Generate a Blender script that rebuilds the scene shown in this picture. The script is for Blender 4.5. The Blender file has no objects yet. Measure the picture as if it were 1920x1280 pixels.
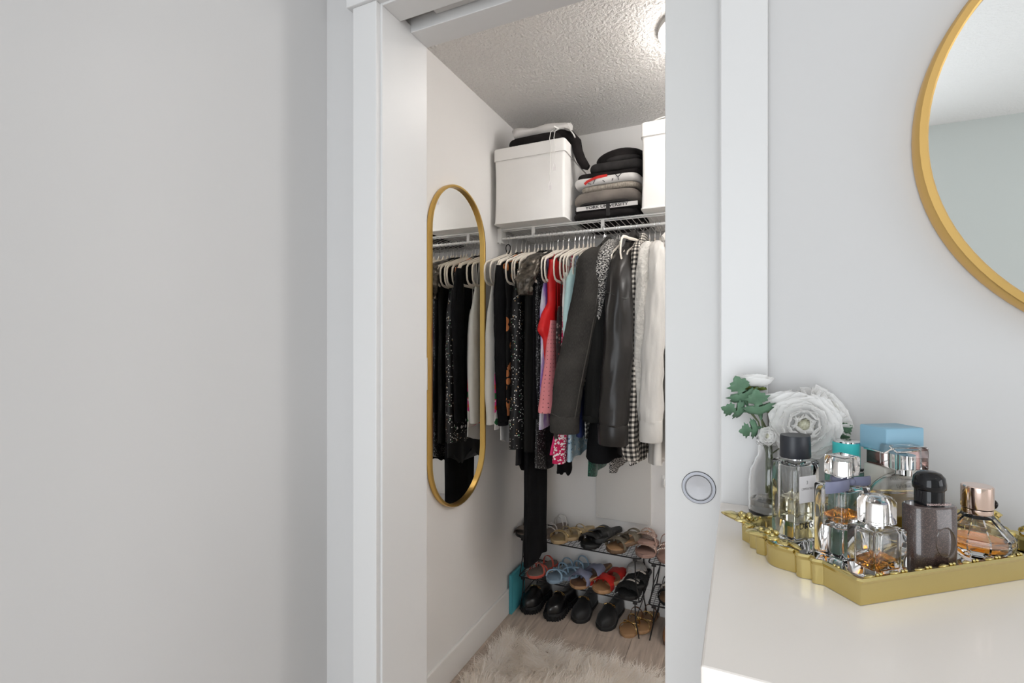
import bpy, bmesh, math, random
import numpy as np
from math import pi, sin, cos, radians as R
from mathutils import Vector, Matrix, Quaternion, Euler, noise as mn

random.seed(7)
SC = bpy.context.scene
COL = SC.collection

# ------------------------------------------------------------------ camera
cam = bpy.data.cameras.new('camera'); cam.sensor_width = 36.0; cam.lens = 36.0*924/1920
cam.clip_start = .02
co = bpy.data.objects.new('camera', cam); COL.objects.link(co)
co.location = (0, 0, 1.352); co.rotation_euler = (R(90), 0, R(24.85))
SC.camera = co
# ------------------------------------------------------------------ world, daylight, exposure
w = bpy.data.worlds.new('world'); SC.world = w; w.use_nodes = True
w.node_tree.nodes['Background'].inputs[0].default_value = (.62, .74, .92, 1)
w.node_tree.nodes['Background'].inputs[1].default_value = .6
SC.view_settings.view_transform = 'Standard'; SC.view_settings.look = 'None'
SC.view_settings.gamma = 1; SC.view_settings.use_curve_mapping = False
SC.view_settings.exposure = -0.03
SC.cycles.use_denoising = True
SC.cycles.max_bounces = 14; SC.cycles.transmission_bounces = 14; SC.cycles.glossy_bounces = 6
SC.cycles.diffuse_bounces = 5; SC.cycles.transparent_max_bounces = 12
SC.cycles.sample_clamp_indirect = 6.0

def area_light(name, loc, rot, sx, sy, power, col):
    l = bpy.data.lights.new(name, 'AREA'); l.shape = 'RECTANGLE'; l.size = sx; l.size_y = sy
    l.energy = power; l.color = col
    o = bpy.data.objects.new(name, l); COL.objects.link(o); o.location = loc; o.rotation_euler = rot
    return o
# daylight entering by the two bedroom windows (right wall, and the wall behind the camera)
area_light('daylight_side_window', (3.16, -.35, 1.55), (0, R(90), 0), 1.35, 1.7, 22, (.98, .985, 1))
area_light('daylight_rear_window', (-.13, -1.55, 1.16), (R(90), 0, 0), 1.12, 2.1, 33, (.92, .965, 1))

# ------------------------------------------------------------------ materials
M = {}
def _new(name):
    m = bpy.data.materials.new(name); m.use_nodes = True
    nt = m.node_tree; b = nt.nodes['Principled BSDF']; M[name] = m
    return m, nt, b
def N(nt, t, **kw):
    n = nt.nodes.new('ShaderNode'+t)
    for k, v in kw.items(): setattr(n, k, v)
    return n
def mix(nt, fac, a, b):
    n = N(nt, 'Mix', data_type='RGBA'); n.clamp_factor = True
    for s, v in ((0, fac), (6, a), (7, b)):
        if isinstance(v, (tuple, list)): n.inputs[s].default_value = (*v[:3], 1)
        elif isinstance(v, (int, float)): n.inputs[s].default_value = v
        else: nt.links.new(v, n.inputs[s])
    return n.outputs[2]
def mth(nt, op, a, b=None, c=None):
    n = N(nt, 'Math', operation=op)
    for i, v in enumerate((a, b, c)):
        if v is None: continue
        if isinstance(v, (int, float)): n.inputs[i].default_value = v
        else: nt.links.new(v, n.inputs[i])
    return n.outputs[0]
def coord(nt, uv, sc=(1, 1, 1)):
    tc = N(nt, 'TexCoord'); mp = N(nt, 'Mapping'); mp.inputs['Scale'].default_value = sc
    nt.links.new(tc.outputs['UV' if uv else 'Object'], mp.inputs[0]); return mp.outputs[0]
def noise(nt, vec, scale, detail=3, rough=.5):
    n = N(nt, 'TexNoise'); n.inputs['Scale'].default_value = scale; n.inputs['Detail'].default_value = detail
    n.inputs['Roughness'].default_value = rough; nt.links.new(vec, n.inputs['Vector']); return n
def ramp(nt, v, lo, hi):
    n = N(nt, 'MapRange'); n.inputs[1].default_value = lo; n.inputs[2].default_value = hi
    nt.links.new(v, n.inputs[0]); return n.outputs[0]
def voro(nt, vec, scale, rnd=1.0, feature='F1'):
    n = N(nt, 'TexVoronoi', feature=feature); n.inputs['Scale'].default_value = scale
    n.inputs['Randomness'].default_value = rnd; nt.links.new(vec, n.inputs['Vector']); return n
def bump(nt, b, h, strength, dist):
    n = N(nt, 'Bump'); n.inputs['Strength'].default_value = strength; n.inputs['Distance'].default_value = dist
    nt.links.new(h, n.inputs['Height']); nt.links.new(n.outputs[0], b.inputs['Normal'])

def mat(name, col, rough=.5, metal=0, var=None, bmp=None, trans=0, ior=1.45, coat=0, sheen=0, spec=.5, emit=None, uv=False, stretch=(1, 1, 1)):
    m, nt, b = _new(name)
    b.inputs['Base Color'].default_value = (*col, 1); b.inputs['Roughness'].default_value = rough
    b.inputs['Metallic'].default_value = metal; b.inputs['Transmission Weight'].default_value = trans
    b.inputs['IOR'].default_value = ior; b.inputs['Coat Weight'].default_value = coat
    b.inputs['Sheen Weight'].default_value = sheen; b.inputs['Specular IOR Level'].default_value = spec
    if emit:
        b.inputs['Emission Color'].default_value = (*emit[0], 1); b.inputs['Emission Strength'].default_value = emit[1]
    v = coord(nt, uv, stretch) if (var or bmp) else None
    if var:
        n = noise(nt, v, var[0], 4)
        lo = tuple(max(0, c*(1-var[1])) for c in col); hi = tuple(min(1, c*(1+var[1])) for c in col)
        nt.links.new(mix(nt, ramp(nt, n.outputs[0], .3, .7), lo, hi), b.inputs['Base Color'])
    if bmp:
        n = noise(nt, v, bmp[0], 3); bump(nt, b, n.outputs[0], bmp[1], bmp[2])
    return m
def translucent(name, col, t):
    m, nt, b = _new(name); nt.nodes.remove(b)
    d = N(nt, 'BsdfDiffuse'); r = N(nt, 'BsdfTranslucent'); mx = N(nt, 'MixShader'); mx.inputs[0].default_value = t
    for q in (d, r):
        if isinstance(col, tuple): q.inputs['Color'].default_value = (*col, 1)
        else: nt.links.new(col(nt), q.inputs['Color'])
    nt.links.new(d.outputs[0], mx.inputs[1]); nt.links.new(r.outputs[0], mx.inputs[2])
    nt.links.new(mx.outputs[0], nt.nodes['Material Output'].inputs[0]); return m
def pat(name, fn, rough=.8, bmp=None):
    m, nt, b = _new(name); b.inputs['Roughness'].default_value = rough; b.inputs['Specular IOR Level'].default_value = .3
    v = coord(nt, True)
    nt.links.new(fn(nt, v, b), b.inputs['Base Color'])
    if bmp: bump(nt, b, noise(nt, v, bmp[0], 3).outputs[0], bmp[1], bmp[2])
    return m

# room
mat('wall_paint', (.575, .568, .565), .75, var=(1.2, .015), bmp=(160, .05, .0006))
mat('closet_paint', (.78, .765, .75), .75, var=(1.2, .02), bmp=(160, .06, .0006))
mat('rear_paint', (.68, .725, .71), .75, bmp=(160, .05, .0006))
mat('trim_white', (.665, .66, .655), .38, bmp=(60, .02, .0005))
mat('door_white', (.655, .65, .64), .42, bmp=(40, .02, .0005))
mat('trim_white_lifted', (.80, .785, .765), .4)  # trim white made lighter to make up for the dimmer closet
mat('plank', (.46, .375, .31), .5, var=(9, .22), bmp=(40, .1, .0006), stretch=(7, .7, 1))
def popcorn():
    m, nt, b = _new('popcorn_ceiling'); b.inputs['Base Color'].default_value = (.82, .80, .78, 1); b.inputs['Roughness'].default_value = .9
    v = coord(nt, False); n = noise(nt, v, 75, 4, .6)
    bump(nt, b, ramp(nt, n.outputs[0], .35, .7), 1.0, .006)
popcorn()
mat('bed_ceiling', (.92, .925, .93), .9, bmp=(110, .6, .004))
mat('dresser_paint', (.88, .825, .77), .32, var=(3, .02), coat=.1)
mat('lamp_glass', (.95, .92, .85), .4, emit=((1, .95, .90), 20.0))
mat('fill_globe', (.95, .93, .9), .4, emit=((1, .985, .965), 31.0))
mat('fill_dome_glass', (.95, .95, .93), .4, emit=((1, .96, .9), 3.0))
mat('steel_brushed', (.27, .265, .27), .42, 1, bmp=(220, .12, .0004))
mat('steel_ring', (.16, .16, .17), .3, 1)
mat('track_metal', (.62, .60, .58), .4, .6)
mat('chrome', (.72, .72, .73), .14, 1)
mat('gold_frame', (.72, .46, .16), .33, 1, bmp=(90, .06, .0004))
mat('gold_dark', (.66, .43, .13), .33, 1, bmp=(90, .06, .0004))
mat('gold_tray', (.64, .53, .23), .17, 1, bmp=(60, .05, .0006))
mat('gold_bit', (.85, .62, .28), .18, 1)
mat('mirror', (.93, .945, .94), .004, 1)
mat('mirror_warm', (.90, .90, .885), .004, 1)
mat('tray_mirror', (.80, .80, .80), .02, 1)
mat('plastic_white', (.80, .79, .77), .4)
mat('wire_white', (.82, .81, .79), .35)
mat('wire_black', (.012, .012, .013), .4)
mat('hanger_velvet', (.80, .735, .64), .8, sheen=.25, var=(40, .04))
mat('box_fabric', (.90, .885, .865), .8, var=(6, .03), bmp=(9, .25, .006))
mat('box_seam', (.60, .575, .55), .8)
mat('panel_paint', (.62, .60, .57), .6)
mat('teal_box', (.07, .35, .42), .5, var=(8, .08))
# fabrics
mat('fab_white', (.83, .82, .79), .6, sheen=.1, var=(8, .04), bmp=(30, .2, .002), uv=True)
mat('fab_sheer', (.86, .86, .86), .6, trans=.1, var=(10, .05), uv=True)
mat('fab_black', (.008, .008, .009), .9, spec=.12, var=(12, .3), bmp=(60, .2, .001), uv=True)
mat('fab_black_rib', (.011, .011, .0105), .85, spec=.15, var=(14, .35), bmp=(60, .3, .001), uv=True, stretch=(5, .3, 1))
mat('fab_charcoal', (.030, .028, .028), .9, spec=.2, var=(25, .3), bmp=(80, .2, .001))
mat('fab_black_cloth', (.014, .012, .012), .9, spec=.2, var=(20, .3), bmp=(80, .2, .001))
mat('fab_greybrown', (.19, .165, .145), .95, var=(9, .25), bmp=(60, .2, .002))
mat('fab_oat', (.34, .30, .255), .95, var=(70, .35), bmp=(90, .3, .002), stretch=(3, 3, .5))
mat('fab_greywhite', (.66, .64, .625), .9, var=(9, .08), bmp=(25, .2, .003))
mat('satin_black', (.010, .010, .012), .5, spec=.3, var=(10, .3), uv=True)
mat('satin_red', (.62, .010, .012), .45, var=(6, .25), bmp=(14, .25, .004), uv=True)
mat('satin_mint', (.47, .68, .68), .38, var=(5, .08), bmp=(12, .25, .004), uv=True)
mat('hot_pink', (.72, .02, .16), .6, var=(6, .15), uv=True)
mat('navy', (.012, .025, .11), .7, var=(6, .15), uv=True)
mat('orange_fab', (.86, .40, .03), .6, var=(6, .1), uv=True)
mat('blue_strap', (.30, .38, .52), .6)
mat('cream_linen', (.60, .58, .55), .85, var=(9, .07), bmp=(22, .55, .006), uv=True, stretch=(1.6, .5, 1))
mat('cream_fur', (.62, .595, .55), .95, sheen=.4, var=(30, .12), bmp=(70, 1.0, .008), uv=True)
mat('leather_black', (.020, .018, .017), .34, spec=.4, var=(10, .3), bmp=(8, .3, .006), uv=True)
mat('leather_seam', (.035, .034, .032), .4)
mat('snake', (.08, .068, .055), .3, .55, var=(45, .9), bmp=(45, .8, .004), uv=True)
mat('velvet_black', (.007, .007, .008), .9, spec=.15)
mat('lace_black', (.020, .020, .021), .55, var=(110, .9), bmp=(110, .8, .003), uv=True)
mat('denim_seam', (.075, .068, .06), .9)
def denim(nt, v, b):
    a = noise(nt, v, 6, 4); c = noise(nt, coord(nt, True, (6, 1, 1)), 90, 2)
    x = mix(nt, ramp(nt, a.outputs[0], .35, .7), (.016, .015, .014), (.050, .046, .042))
    return mix(nt, mth(nt, 'MULTIPLY', ramp(nt, c.outputs[0], .45, .75), .45), x, (.085, .078, .07))
pat('denim_black', denim, .95, (220, .3, .001))
def gingham(nt, v, b):
    s = N(nt, 'SeparateXYZ'); nt.links.new(v, s.inputs[0])
    f = lambda o: mth(nt, 'GREATER_THAN', mth(nt, 'FRACT', mth(nt, 'MULTIPLY', o, 52)), .5)
    t = mth(nt, 'MULTIPLY', mth(nt, 'ADD', f(s.outputs[0]), f(s.outputs[1])), .5)
    x = mix(nt, mth(nt, 'MULTIPLY', t, 2), (.70, .66, .59), (.17, .155, .14))
    return mix(nt, mth(nt, 'SUBTRACT', mth(nt, 'MULTIPLY', t, 2), 1), x, (.012, .012, .012))
pat('gingham', gingham)
def hound(nt, v, b):
    s = N(nt, 'SeparateXYZ'); nt.links.new(v, s.inputs[0])
    f = lambda o, k=55: mth(nt, 'FRACT', mth(nt, 'MULTIPLY', o, k))
    A = mth(nt, 'GREATER_THAN', f(s.outputs[0]), .5); B = mth(nt, 'GREATER_THAN', f(s.outputs[1]), .5)
    d = mth(nt, 'GREATER_THAN', f(mth(nt, 'ADD', s.outputs[0], s.outputs[1]), 110), .5)
    both = mth(nt, 'MULTIPLY', A, B); one = mth(nt, 'ABSOLUTE', mth(nt, 'SUBTRACT', A, B))
    k = mth(nt, 'ADD', both, mth(nt, 'MULTIPLY', one, d))
    return mix(nt, k, (.74, .72, .68), (.010, .010, .010))
pat('houndstooth', hound)
def tweed(nt, v, b):
    a = noise(nt, coord(nt, True, (1, 1.8, 1)), 120, 2, .7)
    return mix(nt, ramp(nt, a.outputs[0], .49, .57), (.012, .012, .013), (.62, .60, .57))
pat('tweed', tweed, .95, (230, .6, .002))
def sequin(base, pal, scale, thr, rad):  # bright spots put the sequins' glint into the base colour
    def f(nt, v, b):
        vo = voro(nt, v, scale); rnd = N(nt, 'SeparateColor'); nt.links.new(vo.outputs['Color'], rnd.inputs[0])
        near = mth(nt, 'LESS_THAN', vo.outputs['Distance'], rad)
        k = mth(nt, 'MULTIPLY', near, mth(nt, 'GREATER_THAN', rnd.outputs[0], thr))
        c = mix(nt, mth(nt, 'GREATER_THAN', rnd.outputs[1], .86), pal[0], pal[1])
        c = mix(nt, mth(nt, 'GREATER_THAN', rnd.outputs[1], .94), c, pal[2])
        b.inputs['Roughness'].default_value = .35
        return mix(nt, k, base, c)
    return f
pat('sequin_black', sequin((.010, .010, .011), ((.85, .83, .80), (.75, .5, .25), (.2, .65, .35)), 130, .62, .33))
pat('sequin_fine', sequin((.012, .012, .013), ((.5, .5, .5), (.35, .35, .36), (.2, .2, .2)), 260, .7, .36), bmp=(120, .8, .004))
pat('sequin_green', sequin((.006, .045, .032), ((.03, .22, .14), (.02, .12, .08), (.12, .4, .3)), 240, .3, .42), .3, bmp=(160, .9, .003))
def blobs(base, cols, scale, rad, rnd=1.0):
    def f(nt, v, b):
        out = base
        for i, (c, s, r) in enumerate(cols):
            mp = N(nt, 'Mapping'); mp.inputs['Location'].default_value = (.37*i, .71*i, .13*i); nt.links.new(v, mp.inputs[0])
            d = noise(nt, mp.outputs[0], s*1.6, 2)
            vo = voro(nt, mp.outputs[0], s, rnd)
            k = mth(nt, 'LESS_THAN', mth(nt, 'ADD', vo.outputs['Distance'], mth(nt, 'MULTIPLY', d.outputs[0], .3)), r)
            out = mix(nt, k, out, c)
        return out
    return f
pat('floral_magenta', blobs((.55, .012, .085), (((.86, .80, .80), 105, .60), ((.60, .05, .12), 105, .24)), 0, 0))
pat('floral_blue', blobs((.42, .58, .68), (((.75, .8, .82), 45, .45), ((.06, .15, .3), 60, .36)), 0, 0))
pat('floral_hem', blobs((.85, .82, .80), (((.80, .06, .30), 14, .62), ((.75, .10, .05), 20, .46), ((.03, .16, .06), 18, .42)), 0, 0))
pat('leopard', blobs((.014, .013, .013), (((.62, .22, .08), 21, .58), ((.012, .011, .011), 38, .42)), 0, 0))
pat('diamond_print', blobs((.012, .012, .013), (((.75, .75, .74), 34, .40), ((.012, .012, .013), 34, .24)), 0, 0, .15))
pat('paisley', blobs((.045, .035, .034), (((.26, .22, .20), 55, .46), ((.22, .06, .06), 48, .36), ((.02, .02, .02), 80, .36)), 0, 0))
pat('teal_floral', blobs((.10, .25, .29), (((.6, .66, .66), 60, .36), ((.04, .10, .12), 50, .36)), 0, 0))
def tiedye(nt, v, b):
    a = noise(nt, coord(nt, True, (1.5, .5, 1)), 16, 3)
    x = mix(nt, ramp(nt, a.outputs[0], .42, .58), (.70, .68, .76), (.26, .13, .50))
    return x
pat('tie_dye', tiedye, .6)
def stripes(nt, v, b):
    s = N(nt, 'SeparateXYZ'); nt.links.new(v, s.inputs[0])
    k = mth(nt, 'GREATER_THAN', mth(nt, 'FRACT', mth(nt, 'MULTIPLY', s.outputs[0], 60)), .55)
    return mix(nt, k, (.62, .36, .30), (.20, .09, .075))
pat('pink_stripes', stripes, .7)
def perfor(nt, v, b):
    vo = voro(nt, v, 62, .12)
    return mix(nt, mth(nt, 'LESS_THAN', vo.outputs['Distance'], .13), (.78, .27, .29), (.16, .04, .05))
pat('pink_perforated', perfor, .7)
def redprint(nt, v, b):
    n = noise(nt, v, 3.0, 1)
    return mix(nt, mth(nt, 'GREATER_THAN', n.outputs[0], .66), (.74, .725, .70), (.55, .03, .04))
pat('tee_print', redprint, .9)
# shoes
mat('tan', (.36, .205, .10), .55, var=(14, .1)); mat('tan_dark', (.15, .075, .04), .6, var=(14, .15))
mat('cork', (.30, .19, .105), .8, var=(60, .2))
mat('strap_red', (.52, .020, .014), .6, var=(20, .1)); mat('strap_lilac', (.26, .28, .40), .6, var=(20, .08))
mat('strap_sky', (.27, .40, .52), .5, var=(20, .08)); mat('sole_sky', (.23, .31, .39), .6, var=(20, .08))
mat('strap_coral', (.56, .10, .07), .5); mat('sole_greybeige', (.21, .17, .145), .6)
mat('strap_gold', (.44, .33, .18), .42, .25, var=(30, .1)); mat('sole_gold', (.40, .28, .15), .5, .1)
mat('strap_black', (.010, .010, .010), .45); mat('sole_black', (.012, .012, .012), .5)
mat('strap_olive', (.12, .10, .07), .7, var=(80, .25)); mat('sole_brown', (.13, .075, .04), .6)
mat('strap_blush', (.36, .235, .19), .5); mat('sole_blush', (.30, .185, .15), .55)
mat('stud', (.9, .86, .8), .15, 1)
mat('fuzzy_black', (.010, .010, .010), 1, bmp=(120, 1, .004)); mat('fuzzy_grey', (.36, .35, .34), 1, var=(30, .2), bmp=(90, 1, .006))
mat('knit_white', (.55, .50, .44), 1, var=(90, .4), bmp=(150, 1, .003))
mat('loafer', (.009, .009, .010), .28, coat=.3); mat('loafer_suede', (.010, .010, .011), .55, sheen=.1)
mat('rubber', (.011, .011, .012), .7, bmp=(40, .2, .002)); mat('boot_tan', (.30, .14, .06), .55, var=(10, .12))
mat('silver_strap', (.62, .60, .58), .35, .5)
# perfume
mat('glass', (1, 1, 1), 0.0, trans=1, ior=1.45)
mat('glass_warm', (1, .965, .94), 0.0, trans=1, ior=1.45)
mat('glass_thin', (.98, 1, .99), 0.0, trans=1, ior=1.2)
mat('frost', (.80, .77, .70), .35, trans=.4, ior=1.3)
mat('liquid_straw', (.96, .92, .72), 0, trans=1, ior=1.34)
mat('liquid_gold', (.96, .70, .20), 0, trans=1, ior=1.34)
mat('liquid_amber', (.88, .33, .04), 0, trans=1, ior=1.34)
mat('liquid_clear', (.97, .97, .93), 0, trans=1, ior=1.34)
mat('liquid_red', (.75, .12, .10), 0, trans=1, ior=1.34)
mat('cap_black', (.018, .020, .026), .38, bmp=(200, .1, .0003))
mat('medallion', (.05, .032, .022), .12, coat=.6); mat('cap_gloss', (.006, .006, .007), .1, spec=.4)
mat('cap_blue', (.25, .45, .58), .45, trans=.1); mat('cap_turq', (.06, .58, .58), .35)
mat('cap_rose', (.83, .66, .58), .12, 1); mat('silver', (.82, .82, .82), .12, 1)
mat('bottle_green', (.18, .42, .34), .1, trans=.6); mat('ribbon', (.22, .23, .34), .45, trans=.25)
mat('paper', (.86, .83, .83), .6); mat('ink', (.02, .02, .022), .5); mat('ink_soft', (.22, .20, .19), .5); mat('ink_rose', (.62, .45, .42), .4)
mat('rose_box', (.16, .09, .08), .15, .7)
def opium():
    m, nt, b = _new('glitter_bottle'); v = coord(nt, False)
    vo = voro(nt, v, 3200); s = N(nt, 'SeparateColor'); nt.links.new(vo.outputs['Color'], s.inputs[0])
    c = mix(nt, mth(nt, 'GREATER_THAN', s.outputs[0], .88), (.040, .024, .022), (.20, .13, .105))
    nt.links.new(c, b.inputs['Base Color']); b.inputs['Roughness'].default_value = .35; b.inputs['Coat Weight'].default_value = .8
    b.inputs['Coat Roughness'].default_value = .06
opium()
translucent('petal', (.98, .975, .965), .5); translucent('petal_core', (.95, .94, .82), .45)
mat('leaf', (.11, .21, .13), .6, var=(40, .25), bmp=(60, .3, .001)); mat('leaf_dark', (.025, .09, .045), .6, var=(40, .25))
mat('sepal', (.10, .14, .015), .6, var=(40, .2)); mat('stem', (.10, .12, .06), .6)
def fur_col(nt):
    g = N(nt, 'NewGeometry'); n = noise(nt, coord(nt, False), 5, 3)
    a = mix(nt, g.outputs['Random Per Island'], (.86, .77, .67), (.98, .95, .91))
    return mix(nt, mth(nt, 'MULTIPLY', ramp(nt, n.outputs[0], .4, .7), .5), a, (.98, .96, .94))
translucent('fur', fur_col, .45)

# ------------------------------------------------------------------ mesh helpers
class MB:
    def __init__(s): s.v = []; s.f = []; s.uv = []
    def add(s, verts, faces, uvs=None):
        o = len(s.v); s.v += [tuple(p) for p in verts]
        for i, f in enumerate(faces):
            s.f.append(tuple(o+k for k in f)); s.uv.append(uvs[i] if uvs else None)
        return s
    def box(s, x0, x1, y0, y1, z0, z1):
        v = [(x0, y0, z0), (x1, y0, z0), (x1, y1, z0), (x0, y1, z0), (x0, y0, z1), (x1, y0, z1), (x1, y1, z1), (x0, y1, z1)]
        return s.add(v, [(0, 3, 2, 1), (4, 5, 6, 7), (0, 1, 5, 4), (1, 2, 6, 5), (2, 3, 7, 6), (3, 0, 4, 7)])
    def cbox(s, c, d): return s.box(c[0]-d[0]/2, c[0]+d[0]/2, c[1]-d[1]/2, c[1]+d[1]/2, c[2]-d[2]/2, c[2]+d[2]/2)
    def loft(s, rings, cap0=True, cap1=True, closed=True, flip=False):
        n = len(rings[0]); v = [p for r in rings for p in r]; f = []; uvs = []
        acc = [0]
        r0 = rings[len(rings)//2]
        for i in range(n): acc.append(acc[-1]+(Vector(r0[(i+1) % n])-Vector(r0[i])).length)
        h = [0]
        for j in range(len(rings)-1):
            h.append(h[-1]+(Vector(rings[j+1][0])-Vector(rings[j][0])).length)
        for j in range(len(rings)-1):
            for i in range(n if closed else n-1):
                a, b_, c, d = j*n+i, j*n+(i+1) % n, (j+1)*n+(i+1) % n, (j+1)*n+i
                f.append((a, b_, c, d)); uvs.append([(acc[i], h[j]), (acc[i+1], h[j]), (acc[i+1], h[j+1]), (acc[i], h[j+1])])
        if cap0: f.append(tuple(range(n-1, -1, -1))); uvs.append([(p[0], p[1]) for p in reversed(rings[0])])
        if cap1: k = (len(rings)-1)*n; f.append(tuple(range(k, k+n))); uvs.append([(p[0], p[1]) for p in rings[-1]])
        if flip: f = [tuple(reversed(q)) for q in f]; uvs = [list(reversed(q)) for q in uvs]
        return s.add(v, f, uvs)
    def lathe(s, prof, n=32, c=(0, 0), flip=False, cap0=True, cap1=True, sq=None):
        rings = []
        for r, z in prof:
            rings.append([(c[0]+r*cos(2*pi*i/n), c[1]+r*sin(2*pi*i/n)*(sq or 1), z) for i in range(n)])
        return s.loft(rings, cap0, cap1, True, flip)
    def tube(s, path, r, n=8, closed=False, flat=None):
        """sweep a circle (or ellipse: flat = (r_side, r_normal_axis_vector)) along a path"""
        P = [Vector(p) for p in path]; m = len(P); rings = []
        up = Vector((0, 0, 1))
        prev = None
        for i in range(m):
            if closed: t = P[(i+1) % m]-P[i-1]
            else: t = P[min(i+1, m-1)]-P[max(i-1, 0)]
            t.normalize()
            if flat: a = Vector(flat[1])
            elif prev is None: a = t.orthogonal()
            else: a = prev
            a = (a - t*a.dot(t));
            if a.length < 1e-6: a = t.orthogonal()
            a.normalize(); prev = a; b_ = t.cross(a)
            rr = r[i] if isinstance(r, (list, tuple)) else r
            r2 = rr if not flat else flat[0]
            rings.append([tuple(P[i]+a*(r2*cos(2*pi*k/n))+b_*(rr*sin(2*pi*k/n))) for k in range(n)])
        if closed: rings.append(rings[0]); return s.loft(rings, False, False)
        return s.loft(rings)
    def cyl(s, p0, p1, r, n=12): return s.tube([p0, p1], r, n)
    def ball(s, c, r, n=10, m=6):
        rx, ry, rz = r if isinstance(r, (tuple, list)) else (r, r, r)
        rings = []
        for j in range(1, m):
            a = -pi/2+pi*j/m
            rings.append([(c[0]+rx*cos(a)*cos(2*pi*i/n), c[1]+ry*cos(a)*sin(2*pi*i/n), c[2]+rz*sin(a)) for i in range(n)])
        return s.loft(rings)
    def mesh(s, name, smooth=True, angle=40):
        me = bpy.data.meshes.new(name); me.from_pydata(s.v, [], s.f)
        ul = me.uv_layers.new(name='UVMap')
        for p, u in zip(me.polygons, s.uv):
            if u and len(u) == p.loop_total:
                for k, li in enumerate(p.loop_indices): ul.data[li].uv = u[k]
        if smooth:
            me.polygons.foreach_set('use_smooth', [True]*len(me.polygons))
            me.set_sharp_from_angle(angle=R(angle))
        me.update(); return me
    def build(s, name, m, parent=None, loc=None, rot=None, smooth=True, angle=40, bevel=None, subsurf=0, solid=None):
        me = s.mesh(name, smooth, angle)
        return link(name, me, m, parent, loc, rot, bevel, subsurf, solid)
def link(name, me, m, parent=None, loc=None, rot=None, bevel=None, subsurf=0, solid=None):
    o = bpy.data.objects.new(name, me); COL.objects.link(o)
    if not me.materials: me.materials.append(M[m] if isinstance(m, str) else m)
    if parent: o.parent = parent
    if loc is not None: o.location = loc
    if rot is not None: o.rotation_euler = rot
    if solid: md = o.modifiers.new('solid', 'SOLIDIFY'); md.thickness = solid; md.offset = 0
    if subsurf: md = o.modifiers.new('sub', 'SUBSURF'); md.levels = subsurf; md.render_levels = subsurf
    if bevel:
        md = o.modifiers.new('bevel', 'BEVEL'); md.width = bevel; md.segments = 2; md.limit_method = 'ANGLE'; md.angle_limit = R(40)
    return o
def tag(o, label, cat, group=None):
    o['label'] = label; o['category'] = cat
    if group: o['group'] = group
    return o
def thing(name, label, cat, loc=(0, 0, 0), rot=(0, 0, 0), group=None):
    o = bpy.data.objects.new(name, None); COL.objects.link(o); o.empty_display_size = .02
    o.location = loc; o.rotation_euler = rot
    return tag(o, label, cat, group)
def struct(o): o['kind'] = 'structure'; return o
def sbox(name, m, *b, bevel=None): return struct(MB().box(*b).build(name, m, smooth=False, bevel=bevel))
def spow(c, p): return math.copysign(abs(c)**p, c)
def rrect(hx, hy, r, n=5, z=0, cx=0, cy=0):
    out = []
    for sx, sy, a0 in ((1, 1, 0), (-1, 1, 90), (-1, -1, 180), (1, -1, 270)):
        for k in range(n+1):
            a = R(a0+90*k/n); out.append((cx+sx*(hx-r)+r*cos(a), cy+sy*(hy-r)+r*sin(a), z))
    return out
def prism(mb, fn, z0, z1, e=.0015, flip=False):
    """fn(scale_inset) -> ring function; rounded-edge prism"""
    return mb.loft([fn(-e, z0), fn(0, z0+e), fn(0, z1-e), fn(-e, z1)], flip=flip)
def text(body, size, m, parent, loc, rot, name='lettering', depth=.0001, align='CENTER', sx=1, bold=0):
    cu = bpy.data.curves.new('t', 'FONT'); cu.body = body; cu.size = size; cu.align_x = align; cu.align_y = 'CENTER'; cu.extrude = depth; cu.offset = bold
    t = bpy.data.objects.new('t', cu); COL.objects.link(t)
    bpy.context.view_layer.update()
    me = bpy.data.meshes.new_from_object(t.evaluated_get(bpy.context.evaluated_depsgraph_get()))
    bpy.data.objects.remove(t); bpy.data.curves.remove(cu)
    me.name = name
    if sx != 1:
        for v in me.vertices: v.co.x *= sx
    me.materials.clear()
    return link(name, me, m, parent, loc, rot)
def lerp(a, b, t): return a+(b-a)*t

# ================================================================== the setting
YD, YB = .80, .945          # bedroom face / closet face of the door wall
XL, YC, ZC = -1.055, 2.516, 2.44
JX, RX = -.657, -.028       # clear opening
fl = sbox('floor', 'plank', XL-.1, 3.3, -1.7, YC+.1, -.08, -.012)
k = 0
pw = .152
for ix in range(20):
    x0 = XL+ix*pw; cuts = [.80, 1.21+.37*((ix*5) % 3), 2.33-.2*((ix*7) % 4)*.5, YC]
    cuts = sorted(set(round(c, 3) for c in cuts))
    for a, b_ in zip(cuts[:-1], cuts[1:]):
        if b_-a < .03: continue
        MB().box(x0+.0006, min(x0+pw-.0006, 1.99), a+.0006, b_-.0006, -.012, 0).build('plank', 'plank', fl, smooth=False, bevel=.0008)
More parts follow.
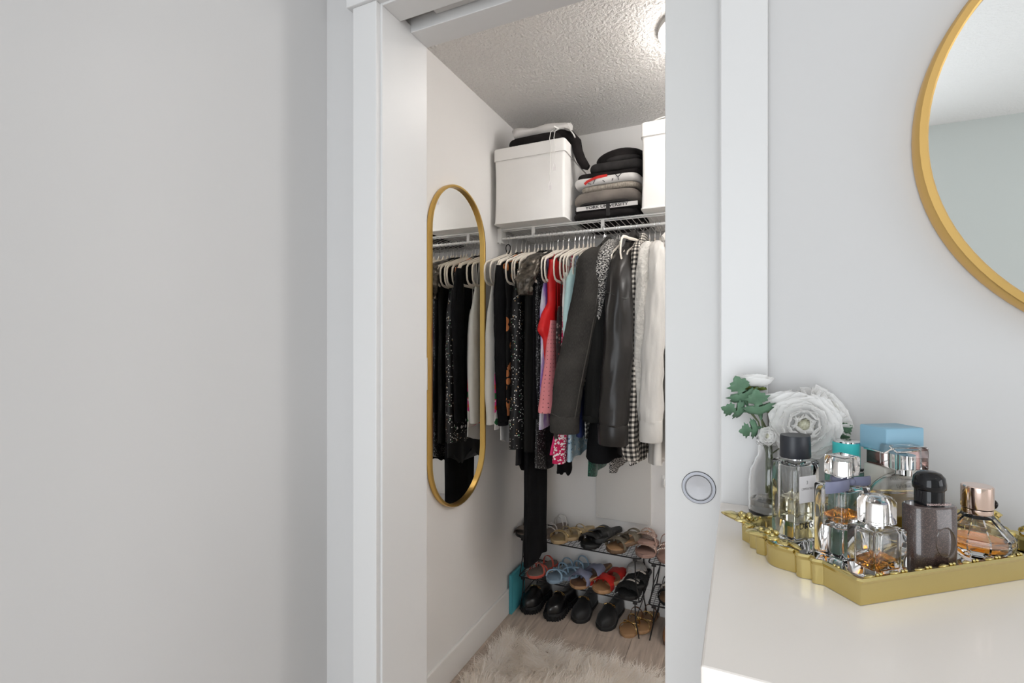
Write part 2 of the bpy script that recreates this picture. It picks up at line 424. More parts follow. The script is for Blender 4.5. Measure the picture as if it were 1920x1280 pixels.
# bedroom shell
sbox('wall_left', 'wall_paint', -.912, -.812, -1.67, YD, 0, ZC)
sbox('wall_rear', 'rear_paint', -.912, -.72, -1.67, -1.57, 0, ZC)
sbox('wall_rear', 'rear_paint', -.72, .46, -1.67, -1.57, 0, .08)
sbox('wall_rear', 'rear_paint', -.72, .46, -1.67, -1.57, 2.25, ZC)
sbox('wall_rear', 'rear_paint', .46, 3.3, -1.67, -1.57, 0, ZC)
sbox('wall_right', 'wall_paint', 3.2, 3.3, -1.57, YD, 0, .85)
sbox('wall_right', 'wall_paint', 3.2, 3.3, -1.57, YD, 2.25, ZC)
sbox('wall_right', 'wall_paint', 3.2, 3.3, .53, YD, .85, 2.25)
sbox('wall_right', 'wall_paint', 3.2, 3.3, -1.57, -1.23, .85, 2.25)
def window(name, x0, x1, y0, y1, z0, z1):
    r = struct(bpy.data.objects.new(name, None)); COL.objects.link(r)
    t = .05; f = MB()
    along_y = (y1-y0) > (x1-x0)
    f.box(x0, x1, y0, y1, z0, z0+t).box(x0, x1, y0, y1, z1-t, z1)
    if along_y:
        for a in (y0, (y0+y1)/2-t/2, y1-t): f.box(x0, x1, a, a+t, z0+t, z1-t)
        for a in (y0+t, (y0+y1)/2+t/2): MB().box((x0+x1)/2-.003, (x0+x1)/2+.003, a, a+(y1-y0)/2-1.5*t, z0+t, z1-t).build('pane', 'glass_thin', r, smooth=False)
    else:
        for a in (x0, (x0+x1)/2-t/2, x1-t): f.box(a, a+t, y0, y1, z0+t, z1-t)
        for a in (x0+t, (x0+x1)/2+t/2): MB().box(a, a+(x1-x0)/2-1.5*t, (y0+y1)/2-.003, (y0+y1)/2+.003, z0+t, z1-t).build('pane', 'glass_thin', r, smooth=False)
    f.build('window_frame', 'trim_white', r, smooth=False)
window('window_1', 3.22, 3.28, -1.23, .53, .85, 2.25)
window('window_2', -.72, .46, -1.66, -1.60, .08, 2.25)  # rear window out of view, made tall to throw more light into the closet
sbox('ceiling', 'bed_ceiling', -.912, 3.3, -1.67, YD, ZC, ZC+.08)
# door wall: left piece, pocket skins, header skins
S0, S1 = .8515, .889        # pocket slot
sbox('wall_door', 'wall_paint', XL-.1, JX-.014, YD, YB, 0, ZC)
sbox('wall_door', 'wall_paint', RX+.012, 3.3, YD, S0-.004, 0, ZC)
sbox('wall_door', 'closet_paint', RX+.012, 2.05, S1+.004, YB, 0, ZC)
sbox('wall_door', 'wall_paint', JX-.014, RX+.012, YD, S0-.002, 2.047, ZC)
sbox('wall_door', 'closet_paint', JX-.014, RX+.012, S1+.002, YB, 2.047, ZC)
sbox('trim_1', 'trim_white', JX-.014, JX, YD-.006, YB+.006, 0, 2.047, bevel=.0012)
sbox('trim_2', 'trim_white', JX, RX, YD-.006, S0, 2.032, 2.047, bevel=.0012)
sbox('trim_3', 'trim_white', JX, RX, S1, YB+.006, 2.030, 2.062, bevel=.0012)
sbox('trim_4', 'trim_white', RX, RX+.012, YD-.006, S0-.001, 0, 2.047, bevel=.0012)
sbox('trim_5', 'trim_white', RX, RX+.012, S1+.001, YB+.006, 0, 2.047, bevel=.0012)
sbox('trim_6', 'trim_white', -.7222, -.6615, YD-.019, YD-.0005, 0, 2.036, bevel=.0018)
sbox('trim_7', 'trim_white', -.0262, .0355, YD-.019, YD-.0005, 0, 2.036, bevel=.0018)
sbox('trim_8', 'trim_white', -.734, .048, YD-.026, YD-.0005, 2.036, 2.15, bevel=.0018)
sbox('trim_9', 'trim_white', -.748, .062, YD-.034, YD-.0005, 2.15, 2.168, bevel=.002)
tr = thing('door_track', 'metal sliding track inside the slot above the pocket door opening', 'track', (JX+.07, 0, 2.05))
MB().box(0, .5, S0+.004, S0+.016, 0, .03).build('rail', 'track_metal', tr, smooth=False)
MB().box(0, .5, S0+.022, S0+.034, 0, .03).build('rail', 'track_metal', tr, smooth=False)
MB().box(-.06, .56, S0-.001, S1+.001, .032, .05).build('channel_top', 'track_metal', tr, smooth=False)
MB().box(.0, .5, S0+.004, S0+.034, .026, .032).build('web', 'track_metal', tr, smooth=False)
# pocket door
dr = struct(bpy.data.objects.new('door_1', None)); COL.objects.link(dr)
DY = S0+.0025
MB().box(-.114, .54, DY, DY+.0335, .008, 2.027).build('door_panel', 'door_white', dr, smooth=False, bevel=.0015)
hx, hz = -.0613, 1.115
fp = MB()
rot90 = lambda prof, yb: [[(hx+r*cos(2*pi*i/48), yb-d, hz+r*sin(2*pi*i/48)) for i in range(48)] for r, d in prof]
fp.loft(rot90([(.0262, 0), (.0262, .0012), (.0253, .0020), (.0212, .0020), (.0206, .0004), (.0206, 0)], DY), False, False)
fpo = fp.build('flush_pull', 'steel_ring', dr)
MB().loft(rot90([(.0207, .0002), (.0200, .0002), (.0192, .0016), (.001, .0005)], DY), False, True).build('pull_dish', 'steel_brushed', fpo)
# closet shell
sbox('wall_closet_left', 'closet_paint', XL-.1, XL, YB, YC+.1, 0, ZC)
sbox('wall_closet_back', 'closet_paint', XL, 2.1, YC, YC+.1, 0, ZC)
sbox('wall_closet_right', 'closet_paint', 2.0, 2.1, YB, YC, 0, ZC)
sbox('ceiling', 'popcorn_ceiling', XL-.1, 2.1, YD, YC+.1, ZC, ZC+.08)
def baseboard(name, x0, x1, y0, y1):
    return sbox(name, 'trim_white_lifted', x0, x1, y0, y1, 0, .118, bevel=.003)
baseboard('baseboard_left', XL, XL+.013, YB, YC); baseboard('baseboard_back', XL+.013, 2.0, YC-.013, YC)
ap = thing('access_panel', 'flat painted access panel fixed low on the closet back wall', 'panel', (-.541, YC, .44))
MB().box(-.139, .139, -.012, 0, 0, .36).build('cover', 'panel_paint', ap, smooth=False, bevel=.002)
for sx in (-.122, .122):
    for z in (.018, .342): MB().loft([[(sx+.004*cos(2*pi*i/10), -.0128, z+.004*sin(2*pi*i/10)) for i in range(10)], [(sx+.003*cos(2*pi*i/10), -.0136, z+.003*sin(2*pi*i/10)) for i in range(10)]]).build('screw', 'panel_paint', ap)
wh = thing('wall_hook', 'small white plastic hook on the closet back wall beside the access panel', 'hook', (-.338, YC, .665))
MB().box(-.012, .012, -.004, 0, -.03, .03).build('plate', 'plastic_white', wh, smooth=False, bevel=.0015)
MB().tube([(0, -.004, .01), (0, -.02, .002), (0, -.026, -.012), (0, -.02, -.022), (0, -.012, -.02)], .004, 8).build('prong', 'plastic_white', wh)
sw = thing('light_switch', 'white rocker light switch plate beside the oval mirror', 'switch', (XL, 1.497, 1.232))
MB().box(0, .006, -.036, .036, -.06, .06).build('plate', 'plastic_white', sw, smooth=False, bevel=.002)
MB().box(.006, .009, -.016, .016, -.033, .033).build('rocker', 'plastic_white', sw, smooth=False, bevel=.001)
# closet ceiling lamp
lp = thing('ceiling_lamp', 'lit round dome lamp on the closet ceiling', 'lamp', (-.135, 1.80, ZC))
MB().lathe([(.128, 0), (.128, -.018), (.12, -.022)], 40, cap1=True).build('base', 'plastic_white', lp)
MB().lathe([(.118, -.022), (.116, -.05), (.10, -.075), (.07, -.093), (.03, -.101), (.002, -.102)], 40).build('dome', 'lamp_glass', lp)
pl_ = thing('fill_pendant', 'added unseen fill globe lamp hanging from the far end of the closet ceiling', 'lamp', (.85, 1.72, ZC))  # out of view, added to brighten the lower closet
MB().lathe([(.06, 0), (.06, -.02), (.05, -.025)], 30).build('base', 'plastic_white', pl_)
MB().cyl((0, 0, -.02), (0, 0, -.24), .006).build('rod', 'plastic_white', pl_)
MB().ball((0, 0, -.38), .15, 32, 18).build('globe', 'fill_globe', pl_)
lb = thing('ceiling_lamp', 'added unseen fill dome lamp on the bedroom ceiling above the dresser side', 'lamp', (1.35, -.35, ZC))  # unseen dome, added as fill light for the bedroom
MB().lathe([(.17, 0), (.17, -.018), (.16, -.022)], 40).build('base', 'plastic_white', lb)
MB().lathe([(.158, -.022), (.155, -.05), (.13, -.08), (.09, -.10), (.04, -.11), (.002, -.112)], 40).build('dome', 'fill_dome_glass', lb)

# ================================================================== mirrors
def stadium(hy, hz, n=28):
    r = hy; out = []
    for k in range(n+1): a = pi*k/n; out.append((r*cos(a), hz-r+r*sin(a)))
    for k in range(n+1): a = pi+pi*k/n; out.append((r*cos(a), -(hz-r)+r*sin(a)))
    return out
om = thing('oval_mirror', 'tall pill-shaped wall mirror in a thin gold frame on the closet side wall', 'mirror', (XL, 1.738, 1.335))
HY, HZ = .215, .650
def srings(prof, n=28):
    return [[(x, y, z) for (y, z) in stadium(HY+d, HZ+d, n)] for d, x in prof]
MB().loft(srings([(-.003, 0), (0, .003), (0, .019), (-.002, .022), (-.009, .022), (-.011, .020), (-.011, .006)]), False, False).build('frame', 'gold_dark', om)
MB().loft(srings([(-.0105, .004), (-.0105, .009)]), False, True).build('mirror_glass', 'mirror_warm', om, smooth=False)
rm = thing('round_mirror', 'round wall mirror in a brushed gold frame above the dresser', 'mirror', (.478, YD, 1.607))
RR = .277
def crings(prof, n=96): return [[((RR+d)*cos(2*pi*i/n), -y, (RR+d)*sin(2*pi*i/n)) for i in range(n)] for d, y in prof]
MB().loft(crings([(-.004, 0.0005), (0, .004), (0, .020), (-.003, .024), (-.0105, .024), (-.0125, .022), (-.0125, .006)]), False, False, flip=True).build('frame', 'gold_frame', rm)
MB().loft(crings([(-.012, .004), (-.012, .012)]), False, True, flip=True).build('mirror_glass', 'mirror', rm, smooth=False)

# ================================================================== dresser
dz = 1.118
ds = thing('dresser', 'tall white painted dresser against the wall under the round mirror', 'dresser', (.43, .59, 0))
def dbox(n, m, x0, x1, y0, y1, z0, z1, p=None, bevel=.002):
    return MB().box(x0-.43, x1-.43, y0-.59, y1-.59, z0, z1).build(n, m, p or ds, smooth=False, bevel=bevel)
dbox('top', 'dresser_paint', -.026, .90, .380, YD-.02, dz-.028, dz)
for x in (-.022, .872): dbox('side_panel', 'dresser_paint', x, x+.02, .392, YD-.022, 0, dz-.028)
dbox('back_panel', 'dresser_paint', -.002, .872, YD-.032, YD-.024, .06, dz-.028)
dbox('plinth', 'dresser_paint', -.002, .872, .41, .43, 0, .07)
for k in range(5):
    z0 = .075+k*.2025
    d = dbox('drawer', 'dresser_paint', .001, .869, .384, .404, z0, z0+.198)
    for x in (.2, .67):
        kn = MB(); kn.loft([[(x-.43+r*cos(2*pi*i/16), y-.59, z0+.1+r*sin(2*pi*i/16)) for i in range(16)] for r, y in ((.006, .384), (.006, .37), (.013, .366), (.013, .357), (.008, .354))], flip=True)
        kn.build('knob', 'steel_brushed', d)

# ================================================================== wire shelf with hanging rail
YR, ZR = 2.12, 1.842
ws = thing('wire_shelf', 'white ventilated wire shelf with hanging rail across the closet back', 'shelf', (0, YC, 1.885))
x0, x1 = XL+.004, 1.99
def rod(n, p0, p1, r, m='wire_white', nn=10): return MB().cyl(p0, p1, r, nn).build(n, m, ws)
yo = YR-YC
rod('front_rail', (x0, yo, 0), (x1, yo, 0), .0042)
rod('hanging_rail', (x0, yo, -.043), (x1, yo, -.043), .0058)
rod('back_rail', (x0, -.008, 0), (x1, -.008, 0), .0035)
rod('mid_rail', (x0, yo*.5, -.005), (x1, yo*.5, -.005), .0028)
rod('mid_rail', (x0, yo*.97, -.005), (x1, yo*.97, -.005), .0028)
wm = MB().cyl((0, -.004, .003), (0, yo-.003, .003), .0016, 6).mesh('wire')
for i in range(119):
    link('wire', wm, 'wire_white', ws, (x0+.012+i*.0254, 0, 0))
cm = MB().box(-.0075, .0075, -.005, .004, -.043, .001).mesh('rail_clip', False)
for x in (-.8726, -.5453, -.218, .11, .44, .77, 1.1, 1.43, 1.76): link('rail_clip', cm, 'wire_white', ws, (x, yo, 0), bevel=.001)
br = MB().box(XL+.0005, XL+.022, yo-.012, yo+.045, -.062, .006)
br.build('wall_bracket', 'plastic_white', ws, smooth=False, bevel=.002)
MB().ball((XL+.016, yo-.013, -.066), .005).build('bracket_screw', 'plastic_white', ws)
for x in (-.20, .55, 1.3):
    MB().cyl((x, yo+.02, -.002), (x, -.003, -.30), .004).build('support_brace', 'wire_white', ws)

# ================================================================== boxes and folded clothes on the shelf
ZS = 1.8905
def storage_box(label, x0, x1, yf, yb, h):
    t = thing('storage_box', label, 'box', ((x0+x1)/2, (yf+yb)/2, ZS), group='white fabric storage boxes on the shelf')
    hx, hy = (x1-x0)/2, (yb-yf)/2
    mb = MB(); rings = []
    for j in range(15):
        z = h*j/14; s = .0035*sin(pi*j/14)
        ring = rrect(hx-s, hy-s, .012, 4, z)
        rings.append(ring)
    mb.loft(rings); b_ = mb.build('body', 'box_fabric', t, angle=60)
    q = MB(); q.loft([rrect(hx+.0022, hy+.0022, .013, 4, z) for z in (h-.055, h-.052, h-.002)]+[rrect(hx-.002, hy-.002, .012, 4, h+.002)]); q.build('lid', 'box_fabric', t)
    q = MB(); q.loft([rrect(hx+.0026, hy+.0026, .013, 4, z) for z in (h-.0565, h-.0548)], False, False); q.build('seam', 'box_seam', t, solid=.0006)
    q = MB(); q.loft([rrect(hx+.001, hy+.001, .013, 4, z) for z in (.0, .006)], False, False); q.build('base_piping', 'box_fabric', t, solid=.003)
    return t
storage_box('white lidded fabric storage box with dark clothes lying on top', -1.032, -.690, 2.032, 2.50, .345)
storage_box('white lidded fabric storage box beside the stack of folded clothes', -.367, -.02, 2.048, 2.50, .352)
def folded(name, label, m, x0, x1, yf, yb, z0, z1, seed=0, layers=2, cat='folded clothes', sag=.0, bulge=.012, build=True, skew=0):
    rnd = random.Random(seed); hx, hy = (x1-x0)/2, (yb-yf)/2; H = z1-z0
    mb = MB(); th = H/layers
    for l in range(layers):
        rings = []; k = 44; ox = rnd.uniform(-.006, .006)+skew*l; oy = rnd.uniform(-.004, .006); ph = rnd.uniform(0, 6)
        for j in range(9):
            a = -pi/2+pi*j/8; s = cos(a); zz = (l+.5)*th+th*.5*sin(a)
            ins = bulge*(1-s)
            ring = []
            for i in range(k):
                t = 2*pi*i/k
                x = (hx-ins)*spow(cos(t), .28); y = (hy-ins)*spow(sin(t), .28)
                wv = .0035*sin(7*x/hx+ph)+.002*sin(13*y/hy+ph*2)
                dz_ = (.12*th*sin(5.1*x/hx+ph+l))*(1 if z1-z0 > .02 else .5)*s - sag*(x/hx)**2
                ring.append((x+ox, y+oy+wv, zz+dz_))
            rings.append(ring)
        mb.loft(rings)
    o = mb.build(name, m, None, ((x0+x1)/2, (yf+yb)/2, z0), angle=70)
    return tag(o, label, cat)
SX0, SX1 = -.682, -.384
st = thing('folded_sweatshirt', 'black folded sweatshirt with a white lettered band at the stack bottom', 'sweatshirt', ((SX0+SX1)/2, 2.27, ZS-.001), group='folded clothes stacked on the shelf')
for nm, zz, mm, inset, th_ in (('lower_fold', 0, 'fab_black_cloth', 0, .028), ('upper_fold', .026, 'fab_black_cloth', .004, .03)):
    mb = MB(); rings = []
    for j in range(9):
        a = -pi/2+pi*j/8; s = cos(a); ring = []
        for i in range(44):
            t = 2*pi*i/44; ring.append(((.147-inset-.01*(1-s))*spow(cos(t), .28), (.185-inset-.01*(1-s))*spow(sin(t), .28), zz+th_*(.5+.5*sin(a))))
        rings.append(ring)
    mb.loft(rings).build(nm, mm, st, angle=70)
MB().cbox((.012, -.1835, .042), (.266, .004, .018)).build('lettered_band', 'fab_greywhite', st, smooth=False, bevel=.001)
text('YORK UNIVERSITY', .0172, 'ink', st, (.013, -.1860, .0425), (R(90), 0, 0), sx=1.28, bold=.0005)
MB().cbox((.02, -.187, .026), (.017, .003, .052)).build('strap', 'fab_charcoal', st, smooth=False, bevel=.001)
G = 'folded clothes stacked on the shelf'
folded('folded_sweatshirt', 'dark charcoal folded top lying on the black lettered sweatshirt', 'fab_charcoal', SX0+.025, SX1-.03, 2.10, 2.44, 1.9465, 1.962, 3, 1)['group'] = G
folded('folded_sweater', 'thick grey-brown folded sweater in the stack middle', 'fab_greybrown', SX0+.002, SX1+.004, 2.09, 2.45, 1.961, 2.011, 5, 1, bulge=.022, sag=.014)['group'] = G
folded('folded_sweater', 'heathered oatmeal folded knit with a ribbed edge', 'fab_oat', SX0+.035, SX1, 2.10, 2.45, 2.010, 2.036, 9, 1, bulge=.014)['group'] = G
tee = folded('folded_tshirt', 'white folded t-shirt with a red and black line print', 'fab_greywhite', SX0+.004, SX1+.004, 2.095, 2.45, 2.036, 2.069, 11, 1, bulge=.012)
tee['group'] = G
def stroke(pts, m, parent, name='print_line', wd=.0016):
    return MB().tube(pts, wd, 6, flat=(.0012, (0, 1, 0))).build(name, m, parent)
yf_ = -.1775-.0022
stroke([(-.09, yf_, .004), (-.078, yf_, .014), (-.055, yf_, .022), (-.03, yf_, .028), (.01, yf_+.003, .031)], 'strap_red', tee, 'red_print', .0065)
stroke([(-.075, yf_, .005), (-.06, yf_, .001)], 'ink', tee); stroke([(-.04, yf_, .027), (-.046, yf_, .012), (-.052, yf_, .002)], 'ink', tee)
stroke([(-.01, yf_, .012), (.0, yf_, .003)], 'ink', tee); stroke([(.035, yf_, .014), (.031, yf_, .004)], 'ink', tee)
stroke([(.045, yf_, .030), (.057, yf_, .017), (.059, yf_, .003)], 'ink', tee); stroke([(.072, yf_, .031), (.057, yf_, .017)], 'ink', tee)
folded('folded_tshirt', 'soft black folded top lying on the white printed t-shirt', 'fab_black_cloth', SX0+.018, SX1+.006, 2.105, 2.44, 2.069, 2.092, 13, 1, bulge=.008)['group'] = G
folded('folded_sweatshirt', 'charcoal folded sweatshirt under the rounded black hood', 'fab_charcoal', SX0+.07, SX1+.006, 2.10, 2.43, 2.092, 2.127, 15, 1, bulge=.015)['group'] = G
hd = thing('folded_hoodie', 'black hoodie folded with its rounded hood at the stack top', 'hoodie', ((SX0+SX1)/2+.045, 2.25, 2.127), group=G)
mb = MB(); rings = []
for j in range(12):
    t = j/11; y = -.12+.24*t; s = sin(pi*(.12+.8*t))**.5
    ring = []
    for i in range(28):
        a = 2*pi*i/28; ring.append((.112*s*spow(cos(a), 1.1)+.012*sin(a), y, max(0, .002+.082*s*(.5+.58*sin(a)) if sin(a) > -.3 else 0)))
    rings.append(ring)
mb.loft(rings, flip=True).build('hood', 'fab_black_cloth', hd, angle=80)
mb = MB(); rings = []
for j in range(8):
    a = pi*j/7
    rings.append([(.02+(.078)*cos(2*pi*i/24)*max(.05, sin(a))**.5, -.118-.014*max(0, sin(2*pi*i/24)), .006+.016*(1-cos(a))*.8+.0135*sin(2*pi*i/24)*sin(a)) for i in range(24)])
MB().ball((.022, -.108, .016), (.078, .022, .017), 24, 10).build('hood_lining', 'fab_charcoal', hd)
# dark clothes and rolled cloth on the left box
dc = thing('draped_cardigan', 'black knit cardigan on the white box with a sleeve hanging over its side', 'cardigan', (-.85, 2.178, 2.2385))
mb = MB(); rings = []
for j in range(9):
    a = -pi/2+pi*j/8; s = cos(a)
    rings.append([((.132-.012*(1-s))*spow(cos(2*pi*i/40), .4), (.138-.012*(1-s))*spow(sin(2*pi*i/40), .4), .021+.020*sin(a)+.004*s*sin(4*cos(2*pi*i/40))) for i in range(40)])
mb.loft(rings).build('body', 'fab_black_cloth', dc, angle=70)
mb = MB(); P = [(.07, -.08, .036), (.115, -.07, .048), (.155, -.06, .036), (.183, -.05, .004), (.19, -.05, -.035), (.205, -.05, -.075), (.222, -.05, -.103), (.238, -.05, -.115)]
mb.tube([Vector(p) for p in P], [.022, .026, .026, .024, .022, .021, .020, .012], 14).build('sleeve', 'fab_black_cloth', dc)
rl = MB(); n = 14; rings = []
for j in range(n):
    t = j/(n-1); x = -.13+.26*t
    c = (x, .0+.02*t, .030+.004*sin(9*t)); rr = (.029+.005*sin(11*t+1))*(1 if 0 < j < n-1 else .86)
    rings.append([(c[0]+.006*sin(a*2), c[1]+rr*1.25*cos(a)+.003*sin(3*a+8*t), c[2]+rr*.9*sin(a)) for a in [2*pi*i/20 for i in range(20)]])
ro = thing('rolled_cloth', 'rolled light grey cloth resting on the black cardigan', 'cloth', (-.822, 2.095, 2.2800))
rl.loft(rings, flip=True).build('roll', 'fab_greywhite', ro, angle=80)
sp = MB(); sp.tube([(.131, .02+(.003+.0028*a)*cos(a)*1.2, .030+(.003+.0028*a)*sin(a)*.85) for a in [k*.35 for k in range(24)]], .0022, 6).build('roll_end', 'fab_greywhite', ro)
MB().tube([(.115, -.004, .018), (.14, -.012, .006), (.155, -.012, -.014), (.162, -.01, -.03)], [.012, .012, .010, .006], 10, flat=(.003, (1, 0, .6))).build('loose_end', 'fab_greywhite', ro)
ln = thing('lanyard', 'thin white lanyard with two tags hanging down the white box front', 'lanyard', (-.748, 2.026, 2.24))
for i, (dx, zb) in enumerate(((-.006, -.205), (.014, -.125))):
    MB().tube([(dx, .05, .058), (dx, .006, .03), (dx-.002, -.003, -.002), (dx+.004, -.003, -.04), (dx-.001, -.003, zb*.75), (dx, -.003, zb+.02)], .0014, 6).build('cord', 'fab_white', ln)
    MB().tube([(dx, -.003, zb+.02), (dx-.007, -.003, zb), (dx-.007, -.003, zb-.018), (dx+.007, -.003, zb-.018), (dx+.007, -.003, zb), (dx, -.003, zb+.02)], .0012, 6).build('tag_loop', 'paper', ln)
    MB().cbox((dx, -.003, zb-.01), (.012, .0008, .016)).build('tag', 'paper', ln, smooth=False)
MB().tube([(-.006, .05, .058), (.002, .03, .062), (.014, .05, .058)], .004, 8).build('ribbon', 'fab_white', ln)
cb = MB()
cb.tube([(-.30+.06*cos(a)+.03, 2.14+.03*sin(a)*.8, 2.2495+.003*a) for a in [k*.3 for k in range(42)]], .0028, 7)
tag(cb.build('coiled_cable', 'wire_white'), 'coiled grey cable on the white box beside the folded clothes', 'cable')

# ================================================================== hangers
def hanger_meshes():
    hk = [(0, -.0145*cos(a)*.92-.0005, .0005+.0125*sin(a)) for a in [R(-25+k*14) for k in range(15)]]
    hk += [(0, .0125, -.012), (0, .007, -.026), (0, .001, -.038), (0, 0, -.052), (0, 0, -.072)]
    hook = MB().tube(hk, .0014, 7).mesh('hook')
    half = [(0, -.082), (.03, -.086), (.075, -.100), (.13, -.120), (.175, -.134), (.198, -.143), (.211, -.158), (.214, -.185), (.209, -.215), (.197, -.230), (.175, -.236), (.09, -.238), (0, -.238)]
    loop = [(0, y, z) for y, z in half]+[(0, -y, z) for y, z in reversed(half[1:-1])]
    b = MB().tube(loop, .0062, 8, closed=True, flat=(.003, (1, 0, 0)))
    neck = [[(.0030*cos(t), w_*sin(t), z) for t in [2*pi*i/14 for i in range(14)]] for w_, z in ((.004, -.058), (.0065, -.064), (.012, -.072), (.022, -.082), (.032, -.093), (.038, -.104), (.03, -.108))]
    b.loft(neck, flip=True)
    return hook, b.mesh('hanger_body')
HK, HB = hanger_meshes()
def hanger(x, label, rz=0, tilt=0, group='ivory velvet hangers on the rail'):
    t = thing('clothes_hanger', label, 'hanger', (x, YR, ZR), (R(tilt), 0, R(rz)), group)
    link('hook', HK, 'chrome', t); link('hanger_body', HB, 'hanger_velvet', t)
    return t

# ================================================================== hanging clothes
def itp(keys, t):
    z0, z1 = keys[0][0], keys[-1][0]; z = z0+(z1-z0)*t
    for a, b in zip(keys[:-1], keys[1:]):
        if a[0] >= z >= b[0]-1e-9:
            u = (a[0]-z)/max(1e-9, a[0]-b[0]); u = u*u*(3-2*u)*.5+u*.5
            return [z]+[lerp(a[i], b[i], u) for i in range(1, 4)]+[lerp(a[4] if len(a) > 4 else 0, b[4] if len(b) > 4 else 0, u)]
    return list(keys[-1])+[0]*(5-len(keys[-1]))
def slab(mb, keys, fb=0, fold=(.004, 9), hem=.005, seed=0, n=60, steps=44, x=0, wr=.006):
    rnd = random.Random(seed); ph = rnd.uniform(0, 6); rings = []
    for j in range(steps+1):
        t = j/steps; z, yf, yb, th, xo = itp(keys, t)
        ym, hw = (yf+yb)/2, (yb-yf)/2; ring = []
        for i in range(n):
            a = 2*pi*i/n; c, s_ = cos(a), sin(a)
            y = ym+hw*spow(c, .75)
            rel = (ym-y)/max(hw, 1e-4)
            wth = th*(1+fb*max(0, rel)**1.5)
            xx = xo+wth*spow(s_, .8)
            A = fold[0]*min(1, t*2.2)
            xx += A*sin(fold[1]*y*6+1.3*sin(2.5*t)+x*3)+.3*A*sin(23*y*3+ph+4*t)
            wq = min(1, t*4)*min(1, th/.008); pv = Vector((seed*3.7+(5 if s_ > 0 else 0), y*9, z*2.6))
            xx += wr*wq*mn.noise(pv)+.45*wr*wq*mn.noise(pv*2.7)
            yy = y+.35*A*sin(7*z*3+ph)+.9*wr*wq*mn.noise(Vector((z*5, seed*1.3, c*.8)))
            zz = z+(hem*sin(9*y*4+ph) if j == steps else 0)
            ring.append((xx, yy, zz))
        rings.append(ring)
    mb.loft(rings)
    return mb
GR = 'clothes hanging on the closet rail'
def garment(name, label, cat, x, m, keys, fb=0, fold=(.004, 9), hem=.005, straps=None, strap_m=None, seed=0, rz=0, extra=None):
    zb = keys[-1][0]
    ks = [(k[0]-zb,)+tuple(k[1:]) for k in keys]
    mb = slab(MB(), ks, fb, fold, hem, seed, x=x)
    if not straps and not extra:
        o = mb.build(name, m, None, (x, YR, zb), (0, 0, R(rz)), angle=80); return tag(o, label, cat, GR)
    t = thing(name, label, cat, (x, YR, zb), (0, 0, R(rz)), GR)
    mb.build('body', m, t, angle=80)
    for y in straps or ():
        y0 = y; z1 = keys[0][0]-zb-.004; z2 = ZR-.086-.28*abs(y)-zb
        for sx in (-1, 1):
            MB().tube([(sx*.006, y0*1.02, z1), (sx*.005, y0, (z1+z2)/2), (0, y0*.97, z2+.006)], .0042, 6, flat=(.0015, (1, 0, 0))).build('strap', strap_m or m, t)
    if extra: extra(t, zb)
    return t
def blouse(hem, yf=-.2, yb=.2, th=.012, ths=None, z0=1.768):
    ths = ths or th
    return [(z0, -.025, .025, .006), (z0-.02, -.075, .075, .010), (z0-.055, -.165, .165, ths), (z0-.09, -.212, .205, ths), (z0-.17, yf*1.0, yb*.98, th), ((z0+hem)/2-.1, yf, yb, th), (hem, yf*1.03, yb, th*1.05)]
def slip(z0, hem, yf=-.16, yb=.16, th=.012, flare=1.15, xo=0):
    return [(z0, yf*.86, yb*.86, .006), (z0-.03, yf*.93, yb*.93, th*.8), (z0-.12, yf, yb, th, xo*.2), (hem, yf*flare, yb*flare, th*1.15, xo)]
def sleeve(t, zb, m, path, rad, name='sleeve', cuff=None, cuff_m=None, wob=.004, n=36, seam=None, seam_m=None, vseam=None):
    P = [Vector((p[0], p[1], p[2]-zb)) for p in path]; rings = []; K = 40
    def at(u):
        f = u*(len(P)-1); i = min(int(f), len(P)-2); u2 = f-i
        p = [P[max(i-1, 0)], P[i], P[i+1], P[min(i+2, len(P)-1)]]
        r0, r1 = rad[i], rad[i+1]
        pos = .5*((2*p[1])+(-p[0]+p[2])*u2+(2*p[0]-5*p[1]+4*p[2]-p[3])*u2**2+(-p[0]+3*p[1]-3*p[2]+p[3])*u2**3)
        return pos, lerp(r0[0], r1[0], u2), lerp(r0[1], r1[1], u2)
    for j in range(K+1):
        u = j/K; c, rx, ry = at(u)
        ring = []
        for i in range(n):
            a = 2*pi*i/n; q = Vector((cos(a)*1.3+path[0][2]*7, sin(a)*1.3+zb*3, u*5)); wv = wob*min(1, u*5)*(1.5*mn.noise(q)+.9*mn.noise(q*2.3)+.5*mn.noise(Vector((q.x*3, q.y*3, u*26))))
            ring.append((c.x+(rx+wv)*cos(a)+.4*wob*sin(6*u), c.y+(ry+wv)*sin(a), c.z))
        rings.append(ring)
    o = MB().loft(rings, flip=True).build(name, m, t, angle=80)
    c, rx, ry = at(1)
    if cuff:
        MB().loft([[(c.x+rx*k*cos(a), c.y+ry*k*sin(a), c.z+dz_) for a in [2*pi*i/n for i in range(n)]] for k, dz_ in ((1.03, .006), (1.07, 0), (1.06, -cuff+.004), (1.0, -cuff), (.8, -cuff+.004))], flip=True).build('cuff', cuff_m or m, o)
    if vseam is not None:
        pts = []
        for j in range(K+1):
            c2, r1, r2 = at(j/K); pts.append((c2.x+(r1+.002)*cos(vseam), c2.y+(r2+.002)*sin(vseam), c2.z))
        MB().tube(pts, .0022, 6).build('long_seam', seam_m or m, o)
    for u in seam or ():
        c, rx, ry = at(u)
        MB().tube([(c.x+(rx+.001)*cos(a), c.y+(ry+.001)*sin(a), c.z+.012*sin(a*2)) for a in [2*pi*i/24 for i in range(24)]], .0018, 6, closed=True).build('seam', seam_m or m, o)
    return o

